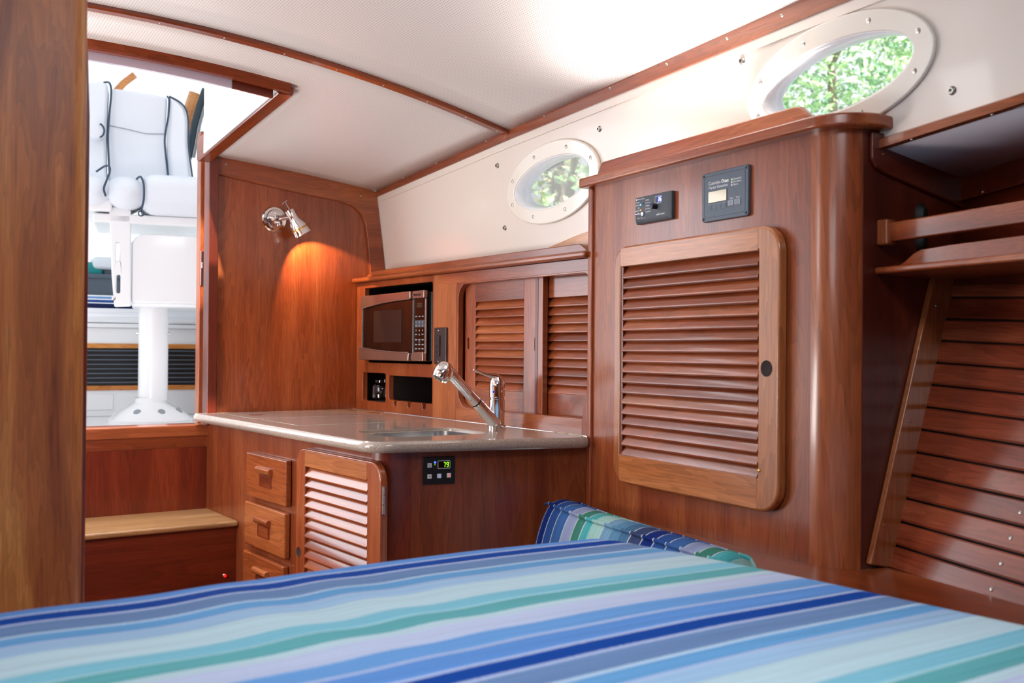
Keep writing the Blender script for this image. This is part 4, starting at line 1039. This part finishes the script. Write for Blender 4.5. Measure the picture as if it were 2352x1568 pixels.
# seat: main cushion and side bolsters
def pillow(name, mt, par, lo, hi, r, lv=3, rot=None):
    o = box(name, mt, par, lo, hi, r, 5); return o
pillow('seat_cushion', VINYLW, ck, (cx_(318), -.26, cz_(508)), (cx_(470), .20, cz_(418)), .060)
tube('seat_bolster', VINYLW, ck, [(cx_(292), -.262, cz_(474)), (cx_(292), -.255, cz_(472)), (cx_(291), -.235, cz_(468)), (cx_(290), -.20, cz_(464)), (cx_(287), -.10, cz_(458)), (cx_(280), .10, cz_(450)), (cx_(276), .20, cz_(445))], [.01, .040, .066, .078, .086, .09, .09], 28, flat=(1, .86))
tube('seat_bolster', VINYLW, ck, [(cx_(224), -.262, cz_(474)), (cx_(224), -.25, cz_(472)), (cx_(224), -.22, cz_(466)), (cx_(224), -.18, cz_(462)), (cx_(220), .20, cz_(450))], [.01, .04, .066, .076, .08], 24, flat=(1, .86))
tube('piping', NAVY, ck, [(cx_(320), -.262, cz_(506)), (cx_(326), -.268, cz_(480)), (cx_(326), -.262, cz_(450)), (cx_(322), -.24, cz_(432)), (cx_(316), -.20, cz_(425)), (cx_(305), .0, cz_(420))], .0042, 8)
tube('piping', NAVY, ck, [(cx_(250), -.262, cz_(476)), (cx_(246), -.268, cz_(460)), (cx_(252), -.262, cz_(440)), (cx_(257), -.24, cz_(420)), (cx_(255), -.22, cz_(408)), (cx_(245), -.18, cz_(405)), (cx_(228), -.15, cz_(415))], .0042, 8)
tube('tie_ring', NAVY, ck, [(cx_(321)+.010*cos(t), -.262, cz_(509)+.010*sin(t)) for t in frange(0, 2*pi*.95, 14)], .003, 6, closed=True)
# back: three upholstered panels
bo1 = [(cx_(250), cz_(430)), (cx_(246), cz_(330)), (cx_(250), cz_(230)), (cx_(254), cz_(208)), (cx_(300), cz_(210)), (cx_(374), cz_(218)), (cx_(371), cz_(300)), (cx_(372), cz_(330)), (cx_(378), cz_(430))]
b1_ = prism('back_panel', VINYLW, ck, bo1, [], .02, .12, bevel=.012, seg=4)
bo2 = [(cx_(376), cz_(216)), (cx_(398), cz_(228)), (cx_(413), cz_(243)), (cx_(420), cz_(275)), (cx_(421), cz_(330)), (cx_(428), cz_(400)), (cx_(438), cz_(446)), (cx_(384), cz_(446)), (cx_(374), cz_(330)), (cx_(374), cz_(300))]
prism('side_bolster', VINYLW, ck, bo2, [], -.02, .13, bevel=.022, seg=4)
bo3 = [(cx_(247), cz_(206)), (cx_(236), cz_(200)), (cx_(205), cz_(205)), (cx_(190), cz_(300)), (cx_(196), cz_(440)), (cx_(246), cz_(440)), (cx_(243), cz_(330)), (cx_(246), cz_(230))]
prism('side_bolster', VINYLW, ck, bo3, [], -.02, .13, bevel=.022, seg=4)
tube('piping', NAVY, ck, [(cx_(374), .012, cz_(218)), (cx_(378), -.024, cz_(232)), (cx_(376), -.026, cz_(270)), (cx_(370), -.026, cz_(310)), (cx_(370), -.026, cz_(340)), (cx_(377), -.026, cz_(400)), (cx_(382), -.026, cz_(438))], .0042, 8)
tube('piping', NAVY, ck, [(cx_(238), .012, cz_(198)), (cx_(250), -.024, cz_(203)), (cx_(254), -.026, cz_(225)), (cx_(250), -.026, cz_(280)), (cx_(248), -.026, cz_(330)), (cx_(252), -.026, cz_(405))], .0042, 8)
tube('piping', NAVY, ck, [(cx_(378), -.012, cz_(220)), (cx_(400), -.016, cz_(231)), (cx_(414), -.02, cz_(247)), (cx_(420), -.02, cz_(275)), (cx_(421), -.02, cz_(330)), (cx_(430), -.02, cz_(400)), (cx_(437), -.02, cz_(445))], .0038, 8)
tube('head_seam', GREYM, ck, [(cx_(250), .018, cz_(294)), (cx_(290), .016, cz_(300)), (cx_(330), .016, cz_(307)), (cx_(370), .018, cz_(304))], .0015, 6)
tube('armrest', VINYLW, ck, [(cx_(228), -.10, cz_(320)), (cx_(224), .1, cz_(320))], [.030, .032], 14)
tube('piping', NAVY, ck, [(cx_(228)+.026*cos(t), -.104, cz_(320)+.030*sin(t)) for t in frange(-1.2, 1.2, 10)], .0036, 8)

# cockpit bench
be = thing('cockpit_bench', 'white cockpit bench with dark vent grille behind the helm chair', 'bench', (1.28, 4.83, .815), 6)
box('front_panel', WHITE, be, (-.65, 0, 0), (.55, .03, .40), .004)
for z in (.128, .318): box('grille_trim', ORG, be, (-.62, -.008, z-.011), (.50, .0, z+.011), .003)
box('grille_back', BLACK, be, (-.61, -.002, .138), (.49, .0, .308), 0)
for i in range(8):
    z = .150+i*.0205; box('grille_slat', SLATE, be, (-.61, -.012, z), (.49, -.002, z+.006), .001)
box('seat_top', WHITE, be, (-.65, -.02, .40), (.55, .5, .42), .006)
box('access_plate', WHITE, be, (-.30, -.006, .03), (-.14, .0, .10), .002)
cu = thing('cockpit_cushion', 'white bench cushion with blue stripes behind the helm chair', 'cushion', (1.28, 4.82, 1.236), 6)
box('pad', CUSH, cu, (-.62, -.02, 0), (.52, .46, .125), .025, 5)
cr = thing('grey_crate', 'grey plastic crate on the cockpit bench at the doorway edge', 'crate', (1.06, 5.02, 1.362), 6)
box('tub', CRATE, cr, (-.10, -.0, 0), (.15, .22, .10), .01); box('rim', CRATE, cr, (-.11, -.01, .085), (.16, .23, .105), .004)
te = thing('teal_towel', 'folded teal and white towel in the grey crate', 'towel', (1.06, 5.05, 1.450), 6)
box('fold', TEAL, te, (-.09, -.0, 0), (.08, .15, .075), .03, 4); box('fold', VINYLW, te, (.03, -.01, .04), (.13, .12, .10), .02, 4); box('fold', CRATE, te, (.08, .01, 0), (.14, .15, .05), .015, 4)

# pilothouse around the helm: windshield mullions, side wall, hard top
ph_ = thing('pilothouse', 'white pilothouse with curved dark window frame beyond the doorway', 'pilothouse', (1.5, 4.6, .8), 12)
mull = [(1.506, 4.717, 2.326), (1.483, 4.734, 2.245), (1.466, 4.746, 2.164), (1.455, 4.754, 2.083), (1.444, 4.763, 2.009)]
pill = [(1.516, 4.892, 2.343), (1.499, 4.904, 2.28), (1.483, 4.916, 2.197), (1.479, 4.92, 2.113), (1.476, 4.922, 2.03)]
inv = Matrix.Rotation(radians(12), 4, 'Z') @ Matrix.Translation((-1.5, -4.6, -.8))
tube('window_frame', TINT, ph_, [inv @ Vector(p) for p in mull], .017, 10)
tube('window_gasket', GREYM, ph_, [inv @ (Vector(p)+Vector((.022, -.01, 0))) for p in mull], .006, 8)
tube('wood_pillar', ORG, ph_, [inv @ Vector(p) for p in pill], .032, 8)
prism('side_wall', WHITE, ph_, [(.0, -.02), (1.3, -.02), (1.3, 1.9), (.10, 1.9), (.0, 1.0)], [], .02, .05)
box('hard_top', WHITE, ph_, (-1.6, -1.95, 1.98), (1.2, 1.5, 2.02), .01)
tube('roof_beam', ORG, ph_, [inv @ Vector(p) for p in ((1.266, 5.427, 2.414), (1.307, 5.398, 2.469), (1.352, 5.367, 2.51))], .018, 8)

# ================================================================== OUTSIDE: TREES seen through the portlights
LEAF = []
for i, c in enumerate(('#9cc88a', '#b9dba0', '#7fb08a', '#d3dca0', '#e6cfa4')):
    M, nt, b = mat('leaf_%d' % i); b.inputs['Base Color'].default_value = lin(c); b.inputs['Roughness'].default_value = .6
    b.inputs['Transmission Weight'].default_value = 0; b.inputs['Subsurface Weight'].default_value = 0
    LEAF.append(M)
BARK = plain('bark', '#8a7a68', .9, bump=.5, bscale=40)
def tree(loc, r, h, n, label, mats, seed, ls):
    rnd = random.Random(seed)
    t = thing('tree', label, 'tree', loc, 0, 'trees beyond the portlights')
    tube('trunk', BARK, t, [(0, 0, 0), (.1, 0, h*.4), (-.05, .1, h*.9)], [.09, .06, .03], 8)
    for k in range(5):
        a = rnd.uniform(0, 6.28); z = h*rnd.uniform(.3, .7)
        tube('branch', BARK, t, [(0, 0, z), (r*.5*cos(a), r*.5*sin(a), z+.4), (r*.9*cos(a), r*.9*sin(a), z+.9)], [.05, .035, .012], 6)
    bm = bmesh.new()
    for _ in range(n):
        while True:
            p = Vector((rnd.uniform(-1, 1), rnd.uniform(-1, 1), rnd.uniform(-1, 1)))
            if .35 < p.length < 1: break
        # clumps
        p = Vector((p.x*r, p.y*r, h*.55+p.z*h*.5))+Vector((sin(p.y*9), sin(p.z*7), sin(p.x*8)))*.12
        s = ls*rnd.uniform(.6, 1.2); q = Matrix.Rotation(rnd.uniform(0, 6.28), 3, Vector((rnd.uniform(-1, 1), rnd.uniform(-1, 1), rnd.uniform(-1, 1))).normalized())
        vs_ = [bm.verts.new(p+q @ Vector(c)*s) for c in ((-1, 0, 0), (0, -.45, 0), (1, 0, .1), (0, .45, 0))]
        f = bm.faces.new(vs_); f.material_index = rnd.randrange(len(mats))
    o = link('foliage', bm, mats, t, smooth=False); o['kind'] = 'stuff'
    return t
tree((9.4, 7.4, -.3), 2.3, 7.6, 42000, 'green leafy tree seen through the larger oval portlight', [LEAF[0], LEAF[1], LEAF[2], LEAF[1]], 1, .05)
tree((4.5, 6.0, -.3), 1.3, 4.8, 22000, 'yellow green tree seen through the smaller oval portlight', [LEAF[0], LEAF[1], LEAF[3], LEAF[4]], 2, .032)
tree((5.6, 11.6, -.3), 1.6, 5.6, 14000, 'darker green tree behind the yellow green one', [LEAF[2], LEAF[0], LEAF[2]], 3, .05)
